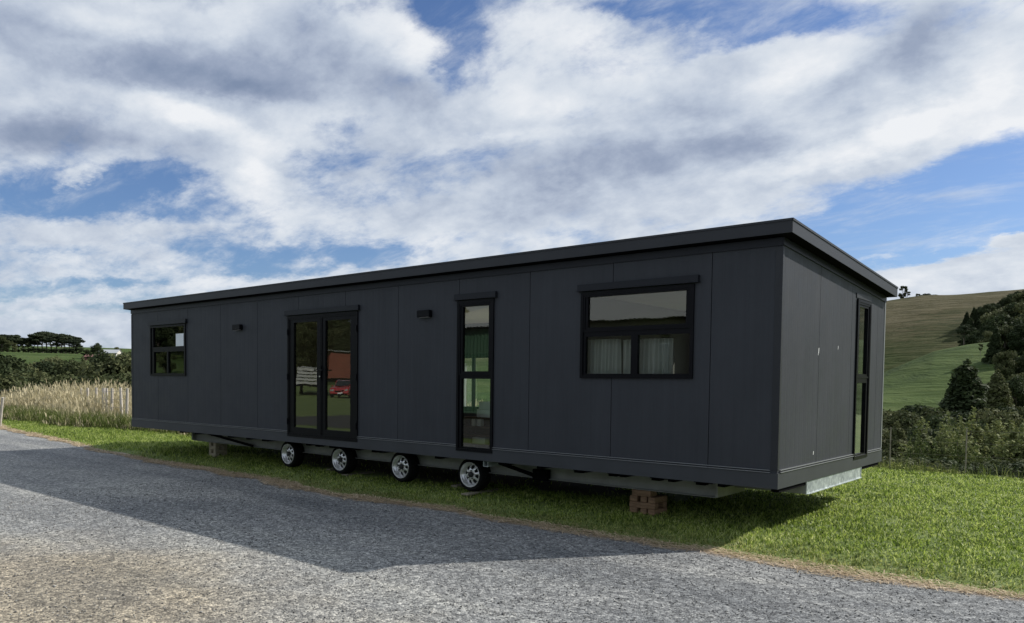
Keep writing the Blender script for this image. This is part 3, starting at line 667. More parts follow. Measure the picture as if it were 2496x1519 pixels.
# windows and doors. glass rectangles in wall units; T maps (u, out, z) to house coordinates
def opening(name, ops, panes, T, flash=None, label=None, sashes=()):
    """frame with proud outer edge, recessed sash beads, glass panes"""
    u0, u1, z0, z1 = ops
    def bx(mb, a, b, o0, o1, c, d):
        p = T(a, o0, c); q = T(b, o1, d)
        mb.box(min(p[0], q[0]), max(p[0], q[0]), min(p[1], q[1]), max(p[1], q[1]), c, d)
    f = MB(); t = .035
    bx(f, u0, u1, -.05, .022, z0, z0+t); bx(f, u0, u1, -.05, .022, z1-t, z1); bx(f, u0, u0+t, -.05, .022, z0+t, z1-t); bx(f, u1-t, u1, -.05, .022, z0+t, z1-t)
    root = f.build(name, M['black'], house)
    if label: root['label'] = label
    # infill between the frame and the panes, set back: cut the panes out of the rectangle
    s = MB(); us = sorted({u0+t, u1-t}|{p[0] for p in panes}|{p[1] for p in panes}); zs = sorted({z0+t, z1-t}|{p[2] for p in panes}|{p[3] for p in panes})
    for a, b in zip(us[:-1], us[1:]):
        for c, d in zip(zs[:-1], zs[1:]):
            um, zm = (a+b)/2, (c+d)/2
            if not any(p[0] < um < p[1] and p[2] < zm < p[3] for p in panes): bx(s, a, b, -.045, .006, c, d)
    for (a, b, c, d) in sashes:      # opening sash standing a little proud of the frame
        w = .022
        bx(s, a, b, .0062, .016, c, c+w); bx(s, a, b, .0062, .016, d-w, d); bx(s, a, a+w, .0062, .016, c+w, d-w); bx(s, b-w, b, .0062, .016, c+w, d-w)
    s.build('sash', M['black'], root)
    for p in panes:
        gl = MB(); a = T(p[0]-.004, -.018, p[2]-.004); b = T(p[1]+.004, -.012, p[3]+.004)
        if abs(a[0]-b[0]) > abs(a[1]-b[1]):
            y = a[1]; gl.add([(a[0], y, a[2]), (b[0], y, a[2]), (b[0], y, b[2]), (a[0], y, b[2])], [(0, 1, 2, 3)])
        else:
            x = a[0]; gl.add([(x, a[1], a[2]), (x, b[1], a[2]), (x, b[1], b[2]), (x, a[1], b[2])], [(0, 1, 2, 3)])
        me = bpy.data.meshes.new('glass_pane'); me.from_pydata(gl.v, [], gl.f); me.update(); link('glass_pane', me, M['glass'], root)
    if flash:
        fl = MB(); fa, fb = flash; d = .045
        bx(fl, fa, fb, .0006, d, z1+.020, z1+.092); bx(fl, fa-.008, fb+.008, .0006, d+.012, z1+.012, z1+.0198)
        fl.build('head_flashing', M['flash'], root)
    return root
TF = lambda u, o, z: (u, -o, z)
TE = lambda u, o, z: (o, u, z)
TB = lambda u, o, z: (u, HD+o, z)
wb = opening('window', BIG, [(-2.27, -1.02, 1.705, 2.068), (-2.295, -1.685, 1.16, 1.597), (-1.60, -.968, 1.16, 1.597)], TF, (-2.40, -.872), 'wide three pane window with pale pleated curtains behind its lower panes', [(BIG[0]+.036, BIG[1]-.036, 1.655, BIG[3]-.036)])
dr = opening('door', DOOR, [(-8.066, -7.44, .255, 2.004), (-7.225, -6.605, .25, 2.004)], TF, (-8.28, -6.385), 'black framed glazed double door', [(-8.195, -7.335, .14, 2.08), (-7.328, -6.46, .14, 2.08)])
h = MB(); h.bbox((-7.33, -.024, 1.17), (.035, .012, .24), b=.004); h.tube((-7.33, -.03, 1.21), (-7.33, -.075, 1.21), .010); h.bbox((-7.275, -.075, 1.21), (.13, .016, .022)); h.bbox((-7.395, -.06, 1.215), (.10, .014, .02)); h.build('handle', M['black'], dr)
h = MB(); h.tube((-7.33, -.030, 1.11), (-7.33, -.042, 1.11), .011); h.build('key_cylinder', M['chrome'], dr)
for z in (.35, 1.1, 1.85):
    for u in (-8.212, -6.442): MB().tube((u, -.030, z-.05), (u, -.030, z+.05), .010).build('hinge', M['black'], dr)
opening('window', TALL, [(-4.265, -3.805, 1.19, 2.06), (-4.275, -3.768, .165, 1.09)], TF, (-4.395, -3.668), 'tall narrow two pane window left of the wide window', [(TALL[0]+.036, TALL[1]-.036, 1.14, TALL[3]-.036)])
sw = opening('window', SMALL, [(-12.93, -11.686, 1.695, 2.10), (-12.90, -12.36, 1.16, 1.598), (-12.30, -11.68, 1.16, 1.598)], TF, (-13.08, -11.55), 'small black window with a white notice at the far end')
mb = MB(); mb.box(-12.03, -11.71, -.0116, -.0112, 1.70, 1.95)
for q in mb.v[:]: pass
mb.v = [(x, y+.026, z) for x, y, z in mb.v]; mb.build('paper_notice', pmat('notice_paper', (.80, .84, .86), .7), sw)
opening('window', ENDW, [(2.745, 3.135, 1.20, 2.05), (2.70, 3.13, .175, 1.088)], TE, None, 'tall narrow window in the end wall', [(ENDW[0]+.036, ENDW[1]-.036, 1.15, ENDW[3]-.036)])
mb = MB(); mb.box(.0006, .010, 2.585, 3.27, 2.15, 2.21); mb.build('window_flashing', M['trim'], house)
opening('window', BACKW, [(-8.1, -7.58, .55, 1.53), (-7.52, -7.0, .55, 1.53)], TB)
opening('window', ENLARGED_BACKW2, [(-2.5, -1.1, .98, 1.92)], TB)  # enlarged so sunlight reaches the curtains from behind
opening('door', ADDED_BACKD, [(-6.32, -4.90, .18, 1.92), (-4.80, -3.38, .18, 1.92)], TB)  # unseen door, added to brighten the room with sunlight
# two down lights by the doors
for (x, z) in ((-4.965, 2.0), (-9.715, 1.99)):
    l = MB(); l.bbox((x, -.038, z), (.245, .075, .098), b=.008); lo = l.build('wall_light', M['black'], house)
    l = MB(); l.box(x-.09, x+.09, -.065, -.015, z-.0505, z-.0498); l.build('diffuser', M['white'], lo)
# pale scuffs left on the end cladding
for (y, z, a, b) in ((1.19, 1.44, .012, .032), (1.90, 1.50, .008, .022), (1.10, .30, .010, .022), (1.175, 1.40, .007, .016)):
    MB().add([(.0012, y-a, z-b), (.0012, y+a*.3, z-b*.9), (.0012, y+a, z+b*.7), (.0012, y-a*.2, z+b)], [(0, 1, 2, 3)]).build('scuff_mark', M['white'], house)

# chassis
def cchan(mb, x0, x1, y, z0, z1, fl=.06, t=.006, s=1):
    mb.box(x0, x1, min(y, y+s*t), max(y, y+s*t), z0, z1); a, b = sorted((y+s*t, y+s*fl)); mb.box(x0, x1, a, b, z1-t, z1); mb.box(x0, x1, a, b, z0, z0+t)
mb = MB()
for (a, b) in ((-12.13, -.83),): 
    mb.box(a, b, .5, .508, -.215, -.046); mb.box(a, b, .44, .5, -.223, -.2152); mb.box(a, b, .44, .5, -.0455, -.037)
mb.build('chassis_rail', M['rail'], house)
mb = MB(); mb.box(-12.13, -.83, HD-.508, HD-.5, -.215, -.046); mb.box(-12.13, -.83, HD-.5, HD-.44, -.223, -.2152); mb.build('chassis_rail', M['rail'], house)
for q in ((-.828, -.80, .42, 1.2, -.215, -.03), (-12.16, -12.132, .42, HD-.42, -.215, -.03)): MB().box(*q).build('rail_end', M['rail'], house)
for i in range(21):
    x = -12.0+i*.6-.02*(i % 2); x = min(x, -.05); MB().box(x-.04, x+.04, .09, HD-.09, -.045, -.0005).build('floor_joist', M['soffit'], house)
for x in (-2.64, -2.135, -1.55, -.994, -9.55, -7.95, -6.5, -5.1): MB().tube((x-.11, .47, -.052), (x+.11, .47, -.054), .024, 6).box(x-.06, x+.05, .40, .499, -.09, -.0465).build('rail_bracket', M['soffit'], house)
# drawbar: twin channels ending in a bright galvanised plate
for q in ((-2.4, -.006, .895, .903, -.142, -.046), (-2.4, -.006, 3.027, 3.035, -.142, -.046)): MB().box(*q).build('drawbar_beam', M['rail'], house)
mb = MB(); mb.box(-.0055, .002, .893, 3.037, -.145, -.0005); mb.box(.0021, .006, .893, .915, -.145, -.002); mb.box(.0021, .006, 3.015, 3.037, -.145, -.002); mb.box(.0021, .02, .916, 3.014, -.145, -.138); mb.build('drawbar_plate', M['galv'], house)
# folded brace and a square socket beside the last wheel; brace at the far end
MB().tube((-3.85, .30, -.045), (-3.30, .44, -.20), .030, 6).bbox((-3.24, .44, -.17), (.24, .08, .14)).build('brace', M['soffit'], house); MB().tube((-11.3, .30, -.03), (-9.95, .42, -.20), .028, 6).build('brace', M['soffit'], house)
mb = MB(); y0 = .06
mb.box(-3.93, -3.845, y0, .5, -.085, -.077); mb.box(-3.93, -3.922, y0, .5, -.077, -.008); mb.box(-3.853, -3.845, y0, .5, -.077, -.008); mb.box(-3.93, -3.845, y0, .5, -.0078, -.001); mb.build('socket', M['galv'], house)
# wheels
def wheel(x, rot):
    R_ = .238; w = empty('wheel', (x, .30, -.255), 0, house)
    t = MB().lathe_y([(.02, .176), (.002, .186), (-.006, .204), (.0, .220), (.018, .232), (.05, .2365), (.16, .2365), (.19, .230), (.203, .214), (.20, .19), (.18, .176)], 48)
    for i in range(40):
        a = 2*pi*i/40; t.hexa([(cos(a+q)*rr, yy, sin(a+q)*rr) for rr in (.234, .238) for (q, yy) in ((0, .05), (.09, .05), (.09+.04, .16), (.04, .16))])
    t.build('tyre', M['tyre'], w, True)
    r = MB().lathe_y([(.004, .178), (-.006, .176), (-.006, .170), (.004, .166), (.020, .158), (.030, .150), (.034, .144), (.058, .141), (.064, .132)], 48)
    # drop-centre lip and eight spoke pressings with windows between
    n = 8
    for i in range(n):
        a0 = rot+2*pi*i/n; aw = 2*pi/n*.25
        P = []
        for (rr, yy, k) in ((.133, .062, 1.0), (.118, .046, .80), (.090, .034, .95), (.070, .030, 1.25)):
            P.append([(cos(a0+s*aw*k)*rr, yy+(0 if s else -.008), sin(a0+s*aw*k)*rr) for s in (-1, 0, 1)])
        vs = [p for row in P for p in row]; fs = [(q*3+j, q*3+j+1, q*3+3+j+1, q*3+3+j) for q in range(3) for j in range(2)]
        r.add(vs, fs)
    r.lathe_y([(.031, .078), (.027, .070), (.030, .040)], 32)
    r.build('rim', M['chrome'], w, True)
    d = MB().lathe_y([(.086, .143), (.11, .05), (.108, .001)], 32); d.build('brake_drum', M['rimdark'], w, True)
    hb = MB().lathe_y([(.032, .041), (.012, .040), (-.002, .030), (-.006, .001)], 28)
    for i in range(5):
        a = rot+2*pi*i/5; hb.tube((cos(a)*.057, .034, sin(a)*.057), (cos(a)*.057, .012, sin(a)*.057), .008, 6)
    hb.build('hub', M['rimdark'], w, True)
    return w
for x, rt in ((-8.66, .1), (-7.24, .5), (-5.79, .35), (-4.38, .2)):
    wheel(x, rt); q = wheel(x, rt+.3); q.location.y = HD-.30; q.rotation_euler.z = pi
for x in (-8.66, -7.24, -5.79, -4.38): MB().tube((x, .46, -.262), (x, HD-.46, -.262), .028, 10).build('axle', M['soffit'], house)
for x in (-7.95, -6.515, -5.08): 
    mb = MB()
    for k in range(6):
        a0, a1 = (k/6-.5)*1.0, ((k+1)/6-.5)*1.0; mb.hexa([(x+a, .56+yy, -.13-.08*(1-(2*a)**2)+zz_) for zz_ in (0, .02) for (a, yy) in ((a0, 0), (a1, 0), (a1, .05), (a0, .05))])
    mb.build('leaf_spring', M['soffit'], house)

# timber packing: each piece is loose
def timber(name, c, d, rz, mat, label, cat, group):
    o = MB().bbox((0, 0, 0), d, 0, .006).build(name, mat, None); o.location = c; o.rotation_euler.z = rz
    return tag(o, label, cat, group)
order = ['bottom', 'second', 'third', 'fourth', 'fifth']
GU = G+.085; LH = .072
bx0, by0 = -1.74, .58
k = 0
for lay in range(4):
    z = GU+LH*(lay+.5)
    if lay == 3: pieces = [((bx0-.02, by0-.07, z), (.25, .16, .070), 0, 'single top block')]
    elif lay % 2 == 1: pieces = [((bx0-.005, by0-.105, z), (.34, .095, .070), .02, 'front block'), ((bx0+.005, by0+.105, z), (.33, .095, .070), 0, 'rear block')]
    else: pieces = [((bx0-.12, by0, z), (.10, .31, .070), 0, 'left block'), ((bx0+.01, by0, z), (.08, .30, .070), .02, 'middle block'), ((bx0+.125, by0, z), (.09, .31, .070), -.02, 'right block')]
    for (c, d, rz, nm) in pieces:
        timber('timber_block', c, d, rz, M['block'], f'orange brown timber {nm} in the {order[lay]} layer of the near packing stack', 'timber block', 'timber blocks of the near packing stack'); k += 1
fx0, fy0 = -11.45, .60
for lay in range(4):
    z = GU+LH*(lay+.5)
    if lay % 2 == 0: pieces = [((fx0, fy0-.09, z), (.25, .09, .070), 0, 'front block'), ((fx0, fy0+.09, z), (.25, .09, .070), 0, 'rear block')]
    else: pieces = [((fx0-.085, fy0, z), (.08, .27, .070), 0, 'left block'), ((fx0+.085, fy0, z), (.08, .27, .070), 0, 'right block')]
    for (c, d, rz, nm) in pieces:
        timber('timber_block', c, d, rz, M['block2'], f'pale timber {nm} in the {order[lay]} layer of the far packing stack', 'timber block', 'timber blocks of the far packing stack')
for (c, d, rz, lb) in [((-4.28, .47, GU+.012), (.13, .78, .024), 0, 'weathered plank lying on the grass right under the nearest wheel'), ((-4.90, .78, GU+.02), (.12, .50, .04), .05, 'dim plank end on the grass left of the nearest wheel'),
                       ((-7.83, .76, GU+.02), (.10, .45, .04), 0, 'small plank end on the grass just left of the second wheel from the far end'), ((-7.16, .64, GU+.012), (.14, .62, .024), 0, 'plank on the grass just right of the second wheel from the far end')]:
    timber('plank', c, d, rz, M['plank'], lb, 'plank', 'packing planks on the grass under the wheels')

# what can be seen through the glass
m_, t_, p_ = newmat('curtain_cloth'); p_.inputs['Base Color'].default_value = (.85, .86, .84, 1); p_.inputs['Roughness'].default_value = .9
tr_ = t_.node('ShaderNodeBsdfTranslucent'); tr_.inputs[0].default_value = (.85, .87, .85, 1); mx_ = t_.node('ShaderNodeMixShader'); mx_.inputs[0].default_value = .5
t_.l.new(p_.outputs[0], mx_.inputs[1]); t_.l.new(tr_.outputs[0], mx_.inputs[2]); t_.l.new(mx_.outputs[0], t_.n['Material Output'].inputs[0]); M['curtain'] = m_
def curtain(x0, x1, y, z0, z1, pleat, label, amp=.032):
    n = int((x1-x0)/pleat*10); V = []; 
    for i in range(n+1):
        x = x0+(x1-x0)*i/n; ph = 2*pi*(x-x0)/pleat
        for (z, s) in ((z1, .6), ((z0+z1)/2, 1.0), (z0, 1.15)): V.append((x+.006*s*sin(ph*.5+z*3), y+amp*s*sin(ph)*(1+.3*sin(ph*.37)), z))
    F = [(i*3+j, i*3+3+j, i*3+4+j, i*3+1+j) for i in range(n) for j in range(2)]
    me = bpy.data.meshes.new('curtain'); me.from_pydata(V, [], F); me.update()
    return tag(link('curtain', me, M['curtain'], None, True), label, 'curtain', 'curtains hanging inside the house')
curtain(-2.50, -1.93, .17, 1.04, 1.575, .050, 'pleated white curtain behind the lower left pane of the wide window, left half')
curtain(-1.90, -1.66, .20, 1.04, 1.56, .055, 'narrow gathered curtain beside the middle bar of the wide window')
curtain(-1.64, -1.24, .17, 1.04, 1.565, .060, 'pleated white curtain behind the lower right pane of the wide window')
curtain(-7.95, -7.60, HD-.16, .55, 1.42, .09, 'pale curtain on the back window seen through the tall narrow window', .03)
c_ = curtain(0, .30, 0, .25, 2.0, .07, 'white curtain inside the tall window of the end wall', .02); c_.rotation_euler.z = pi/2; c_.location = (-.18, 2.78, 0)
KS = (7.8467+.55)/(7.8467+1.30)      # the unit stands just inside the window
def S3(x, y, z): return (CAM.x+(x-CAM.x)*KS, CAM.y+(y-CAM.y)*KS, CAM.z+(z-CAM.z)*KS)
def sbox(mb, x0, x1, y0, y1, z0, z1): a = S3(x0, y0, z0); b = S3(x1, y1, z1); return mb.box(a[0], b[0], a[1], b[1], a[2], b[2])
sh = empty('shelf_unit', (0, 0, 0)); tag(sh, 'dark wooden shelf unit standing inside behind the tall narrow window', 'shelf')
for z in (.06, .20, .335, .475): sbox(MB(), -5.42, -4.60, 1.30, 1.62, z, z+.022).build('shelf_board', M['shelf'], sh)
for q in ((-5.44, -5.4202), (-4.5998, -4.58)): sbox(MB(), *q, 1.30, 1.62, -.055, .497).build('side_panel', M['shelf'], sh)
sbox(MB(), -5.42, -4.60, 1.6202, 1.63, -.055, .497).build('back_panel', M['shelf'], sh)
for (c, d, rz, lb) in [((-4.98, 1.40, .562), (.30, .20, .125), .15, 'wide white box lying on top of the dark shelf unit'), ((-4.98, 1.41, .685), (.26, .18, .115), -.1, 'upper white box stacked on the wide one on the shelf unit'),
                       ((-5.22, 1.36, .412), (.07, .08, .11), 0, 'small white carton at the left of the upper shelf'), ((-5.10, 1.36, .412), (.08, .08, .11), 0, 'small white carton beside another on the upper shelf'),
                       ((-5.10, 1.37, .133), (.24, .12, .10), .1, 'white packet on the lowest shelf board')]:
    o = MB().bbox((0, 0, 0), tuple(q*KS for q in d), 0, .006).build('box', M['white'], None); o.location = S3(*c); o.rotation_euler.z = rz; tag(o, lb, 'box', 'white boxes on the shelf unit')

# ------------------------------------------------------------------ trees and shrubs
def leaves(lobes, n, size, up=.25, stretch=1.0, fill=.35):
    """leaf sprays over and inside a set of lobes (cx,cy,cz,rx,ry,rz)"""
    L = np.array(lobes, float); w = (L[:, 3]*L[:, 4]+L[:, 4]*L[:, 5]); w /= w.sum()
    i = rng.choice(len(L), n, p=w); d = rng.normal(size=(n, 3)); d /= np.linalg.norm(d, axis=1)[:, None]
    lump = 1+.22*np.sin(d[:, 0]*5+i*1.7)*np.sin(d[:, 1]*5+i*.9)*np.cos(d[:, 2]*4+i)
    rad = (1-fill*rng.uniform(0, 1, n)**1.8)*lump*(1+.12*(rng.uniform(0, 1, n) > .9))
    P = L[i, :3]+d*L[i, 3:6]*rad[:, None]
    nrm = d*1.0+rng.normal(size=(n, 3))*.75+np.array([0, 0, up]); nrm /= np.linalg.norm(nrm, axis=1)[:, None]
    t = np.cross(nrm, rng.normal(size=(n, 3))); t /= np.linalg.norm(t, axis=1)[:, None]; b = np.cross(nrm, t)
    s = size*rng.uniform(.55, 1.35, n)[:, None]; k = rng.uniform(-.25, .25, (n, 1))
    V = np.stack([P-t*s*.5*stretch-b*s*.16, P+b*s*.5+t*s*k, P+t*s*.55*stretch+b*s*.1, P-b*s*.42-t*s*k], 1)
    return V.reshape(-1, 3), np.arange(n*4).reshape(-1, 4)
def limb(mb, p0, p1, r0, r1, seg=3, wob=.04):
    p0 = Vector(p0); p1 = Vector(p1); pts = [p0.lerp(p1, i/seg)+Vector((random.gauss(0, 1), random.gauss(0, 1), 0))*wob*(p1-p0).length*(0 < i < seg) for i in range(seg+1)]
    for i in range(seg): mb.tube(pts[i], pts[i+1], r0+(r1-r0)*i/seg, 7, r0+(r1-r0)*(i+1)/seg, caps=False)
    return pts
def proto(name, kind, H, leafm, barkm, nleaf, lsize, seed):
    random.seed(seed); global rng; rng = np.random.default_rng(seed)
    mb = MB(); lobes = []; W_ = H*.36
    if kind == 'round':
        limb(mb, (0, 0, -.3), (0, 0, H*.55), H*.028, H*.014)
        for k in range(30):
            a = random.uniform(0, 2*pi); z = H*random.uniform(.22, .90); env = math.sqrt(max(.05, 1-((z/H-.50)/.50)**2)); q = W_*env*random.uniform(.25, .85)
            s = H*random.uniform(.075, .13); c = (cos(a)*q, sin(a)*q, z); lobes.append((*c, s*1.15, s*1.15, s*.85))
            if k % 3 == 0: limb(mb, (0, 0, z*.55), c, H*.010, H*.004)
    elif kind == 'pine':
        lx, ly = random.uniform(-.05, .05)*H, random.uniform(-.05, .05)*H
        limb(mb, (0, 0, -.5), (lx, ly, H*.80), H*.022, H*.010, 4, .01)
        for k in range(24):
            a = random.uniform(0, 2*pi); z = H*(random.uniform(.58, .93)); env = (1-((z/H-.66)/.34)**2) if z/H > .66 else .9; q = W_*1.05*max(env, .1)*random.uniform(.2, 1)
            s = H*random.uniform(.06, .105); c = (lx+cos(a)*q, ly+sin(a)*q, z); lobes.append((*c, s*1.3, s*1.3, s*.62))
            if k % 2 == 0: limb(mb, (lx*.6, ly*.6, z*.80), c, H*.008, H*.003)
        for k in range(4):     # stray lower boughs
            a = random.uniform(0, 2*pi); q = W_*.6; z = H*random.uniform(.36, .55); c = (cos(a)*q, sin(a)*q, z); s = H*.045; lobes.append((*c, s*1.4, s*1.4, s*.5)); limb(mb, (0, 0, z-.05*H), c, H*.006, H*.003)
    elif kind == 'conifer':
        limb(mb, (0, 0, -.3), (0, 0, H*.93), H*.028, H*.004, 4, .008)
        for k in range(70):
            f = (k/70)**.85; z = H*(.06+.86*f); q = H*.27*(1-f)**.8*random.uniform(.45, 1.0); a = k*2.4+random.uniform(-.3, .3); s = H*(.045+.045*(1-f))*random.uniform(.8, 1.2)
            c = (cos(a)*q, sin(a)*q, z-q*.10); lobes.append((*c, s, s, s*.72))
        lobes.append((0, 0, H*.96, H*.02, H*.02, H*.045))
    elif kind == 'bush':
        for k in range(26):
            a = random.uniform(0, 2*pi); z = H*random.uniform(.12, .84); env = math.sqrt(max(.05, 1-(max(z/H-.3, 0)/.7)**2)); q = H*.52*env*random.uniform(.1, .95); s = H*random.uniform(.10, .17)
            c = (cos(a)*q, sin(a)*q, z); lobes.append((*c, s, s, s*.8)); 
            if k % 2 == 0: limb(mb, (random.uniform(-.1, .1), random.uniform(-.1, .1), -.2), c, H*.012, H*.005)
    elif kind == 'willow':
        for k in range(34):
            a = random.uniform(0, 2*pi); q = H*.62*math.sqrt(random.uniform(0, 1)); top = H*(1-.30*(q/(H*.62))**2)*random.uniform(.80, 1.05); s = H*random.uniform(.07, .11)
            for z in np.arange(.18*H, top, s*1.7): lobes.append((cos(a)*q*(.7+.4*z/H), sin(a)*q*(.7+.4*z/H), z, s*.8, s*.8, s*1.25))
            lobes.append((cos(a)*q*1.1, sin(a)*q*1.1, top, s*.25, s*.25, s*1.5)); limb(mb, (cos(a)*q*.2, sin(a)*q*.2, -.2), (cos(a)*q*1.08, sin(a)*q*1.08, top), H*.010, H*.003)
    elif kind == 'spindly':
        limb(mb, (0, 0, -.3), (.02*H, 0, H*.9), H*.016, H*.005, 4, .02); limb(mb, (0, 0, .3*H), (.12*H, .03*H, H*.75), H*.009, H*.004)
        for k in range(11):
            a = random.uniform(0, 2*pi); z = H*random.uniform(.45, .96); q = H*.16*random.uniform(.2, 1); s = H*random.uniform(.045, .08); c = (cos(a)*q, sin(a)*q, z); lobes.append((*c, s, s, s*.8)); limb(mb, (.01*H, 0, z*.85), c, H*.006, H*.002)
    root = empty(name); mb.build('trunk', barkm, root)
    V, F = leaves(lobes, nleaf, lsize, fill=.5 if kind != 'spindly' else .8, stretch=1.3 if kind in ('conifer', 'pine') else 1.1)
    link('crown', np_mesh('crown', V, F), leafm, root)
    root['_h'] = H; return root
used = set()
def plant(pr, px, depth, top, label, cat, group=None, wide=1.0, pos=None, height=None, sink=0.0):
    """stand one tree on the terrain; its height from the surveyed top"""
    if pos is None: p = at(px, 900, depth); x, y = p.x, p.y
    else: x, y = pos
    z = float(terrain(x, y))-sink
    hgt = height if height else at(px, top, depth).z-z
    if pr.name in used:
        o = pr.copy(); col.objects.link(o)
        for ch in pr.children: c = ch.copy(); col.objects.link(c); c.parent = o
    else: o = pr; used.add(pr.name)
    s = hgt/pr['_h']; o.location = (x, y, z); o.scale = (s*wide, s*wide, s); o.rotation_euler.z = random.uniform(0, 6.28)
    tag(o, label, cat, group); return o
T = {}
T['round1'] = proto('broadleaf_tree', 'round', 10, M['leaf_dark'], M['bark'], 9000, .30, 11)
T['round2'] = proto('broadleaf_tree', 'round', 10, M['leaf_mid'], M['bark'], 9000, .30, 12)
T['pine1'] = proto('pine_tree', 'pine', 14, M['leaf_pine'], M['bark'], 6000, .40, 13)
T['pine2'] = proto('pine_tree', 'pine', 14, M['leaf_pine'], M['bark'], 6000, .40, 14)
T['con'] = proto('conifer_tree', 'conifer', 10, M['leaf_dark'], M['bark'], 16000, .24, 15)
T['con2'] = proto('conifer_tree', 'conifer', 10, M['leaf_mid'], M['bark'], 14000, .24, 16)
T['bush1'] = proto('bush', 'bush', 4, M['leaf_mid'], M['bark'], 9000, .13, 17)
T['bush2'] = proto('bush', 'bush', 4, M['leaf_dark'], M['bark'], 9000, .13, 18)
T['bush3'] = proto('bush', 'bush', 4, M['leaf_gold'], M['bark'], 7000, .11, 19)
T['willow'] = proto('willow_shrub', 'willow', 3.5, M['leaf_pale'], M['bark_pale'], 22000, .095, 20)
T['spin'] = proto('spindly_tree', 'spindly', 9, M['leaf_mid'], M['bark_pale'], 2600, .26, 21)
for pr in list(T.values()): used.discard(pr.name)
def ordn(i):
    w = ['first', 'second', 'third', 'fourth', 'fifth', 'sixth', 'seventh', 'eighth', 'ninth', 'tenth', 'eleventh', 'twelfth', 'thirteenth', 'fourteenth', 'fifteenth', 'sixteenth', 'seventeenth', 'eighteenth', 'nineteenth', 'twentieth']
    return w[i] if i < 20 else (('twenty ', 'thirty ', 'forty ')[i//20*0+(i-20)//9]+w[(i-20) % 9])
random.seed(5)
# pine grove on the green rise far left
for i, (px, top) in enumerate([(2, 812), (16, 811), (31, 813), (45, 818), (57, 824), (70, 826), (82, 818), (93, 811), (104, 807), (115, 806), (127, 807), (138, 810), (149, 810), (160, 815), (171, 816), (180, 824), (188, 834), (196, 845)]):
    pr = T['pine1'] if i % 2 else T['pine2']; o = plant(pr, px, random.uniform(425, 470), top+random.uniform(-1, 2), f'tall bare trunked pine on the far left rise, {ordn(i)} from the left of the grove', 'pine tree', 'pines of the hilltop grove', 1.5)
for i, px in enumerate(range(6, 190, 13)):
    plant(T['bush2'], px, 415, 849+random.uniform(-2, 3), f'low dark bush under the hilltop pines, {ordn(i)} from the left', 'bush', 'undergrowth bushes below the hilltop pines', 1.9)
for i, (px, top, d) in enumerate([(5, 818, 420), (20, 828, 412), (36, 836, 412)]):
    plant(T['round2'], px, d, top, f'leafy tree masking the pine trunks, {ordn(i)} from the left', 'broadleaf tree', 'leafy trees in front of the left end of the grove', 1.0)
plant(T['round1'], 237, 335, 835, 'rounded dark tree standing alone above the little red shed', 'broadleaf tree', None, 1.0)
plant(T['round1'], 212, 338, 851, 'smaller dark tree left of the rounded lone tree', 'broadleaf tree', None, 1.5)
plant(T['bush1'], 286, 700, 845, 'tiny tree on the far left skyline', 'tree')
# belt of trees in the dip behind the dry grass
for i, (px, top, d, k) in enumerate([(-40, 846, 92, 'round1'), (-8, 846, 90, 'con'), (16, 860, 92, 'round1'), (38, 874, 104, 'round2'), (62, 880, 112, 'round2'), (86, 874, 108, 'round1'), (108, 872, 112, 'round2'), (134, 865, 116, 'round2'), (158, 874, 110, 'round1'),
                                     (184, 872, 106, 'round2'), (202, 869, 112, 'con2'), (222, 884, 108, 'round2'), (244, 879, 114, 'con'), (262, 872, 112, 'round2'), (282, 852, 84, 'round1'), (306, 849, 82, 'round2'), (330, 852, 86, 'round1'), (360, 850, 90, 'round2'), (400, 856, 96, 'round1'), (440, 850, 92, 'round2'), (485, 858, 98, 'round1'), (530, 852, 94, 'round2'), (580, 860, 100, 'round1')]):
    plant(T[k], px, d, top, f'dark bushy tree of the belt behind the dry grass, {ordn(i)} from the left', 'broadleaf tree' if k[0] == 'r' else 'conifer', 'belt of trees behind the dry grass', 1.05 if k[0] == 'r' else .9)
for i, px in enumerate(range(-20, 560, 21)):
    plant(T[('bush1', 'round2', 'bush2')[i % 3]], px+random.uniform(-5, 5), random.uniform(64, 78), 904+random.uniform(-10, 9), f'low bush before the tree belt behind the dry grass, {ordn(i)} from the left', 'bush', 'bushes at the foot of the tree belt', 1.1)
# right: skyline
for i, (px, top, w) in enumerate([(2193, 697, 1.0), (2207, 712, 1.2), (2230, 716, .9)]):
    plant(T['spin'], px, 372, top, ['thin tree on the far right ridge touching the roof corner', 'second thin tree on the right ridge, just right of the roof corner', 'faint thin tree third from the roof corner on the right ridge'][i], 'tree', 'thin trees on the right ridge', w)
plant(T['bush2'], 2253, 372, 714, 'small round bush on the right ridge, left one of two', 'bush', 'round bushes on the right ridge', 1.1)
plant(T['bush2'], 2272, 374, 717, 'small round bush on the right ridge, right one of two', 'bush', 'round bushes on the right ridge', 1.1)
# right: native forest climbing the hill
F_ = []
out = lambda px: float(np.interp(px, [2335, 2350, 2374, 2400, 2417, 2440, 2467, 2496, 2560], [775, 756, 745, 742, 737, 724, 711, 706, 700]))
for px in range(2352, 2570, 17): F_.append((0, px, 243+random.uniform(-6, 6), out(px)-2+random.uniform(0, 7)))
for px in range(2362, 2570, 19): F_.append((1, px, 214+random.uniform(-8, 8), out(px)+24+random.uniform(-6, 10)))
for px in range(2372, 2570, 22): F_.append((2, px, 188+random.uniform(-6, 6), out(px)+46+random.uniform(-8, 12)))
for px in range(2425, 2570, 22): F_.append((3, px, 113+random.uniform(-4, 4), 793+random.uniform(-14, 16)))
for px in range(2448, 2570, 24): F_.append((4, px, 94+random.uniform(-4, 4), 850+random.uniform(-14, 14)))
for px in range(2470, 2580, 26): F_.append((5, px, 78+random.uniform(-3, 3), 905+random.uniform(-10, 10)))
cnt = [0]*6
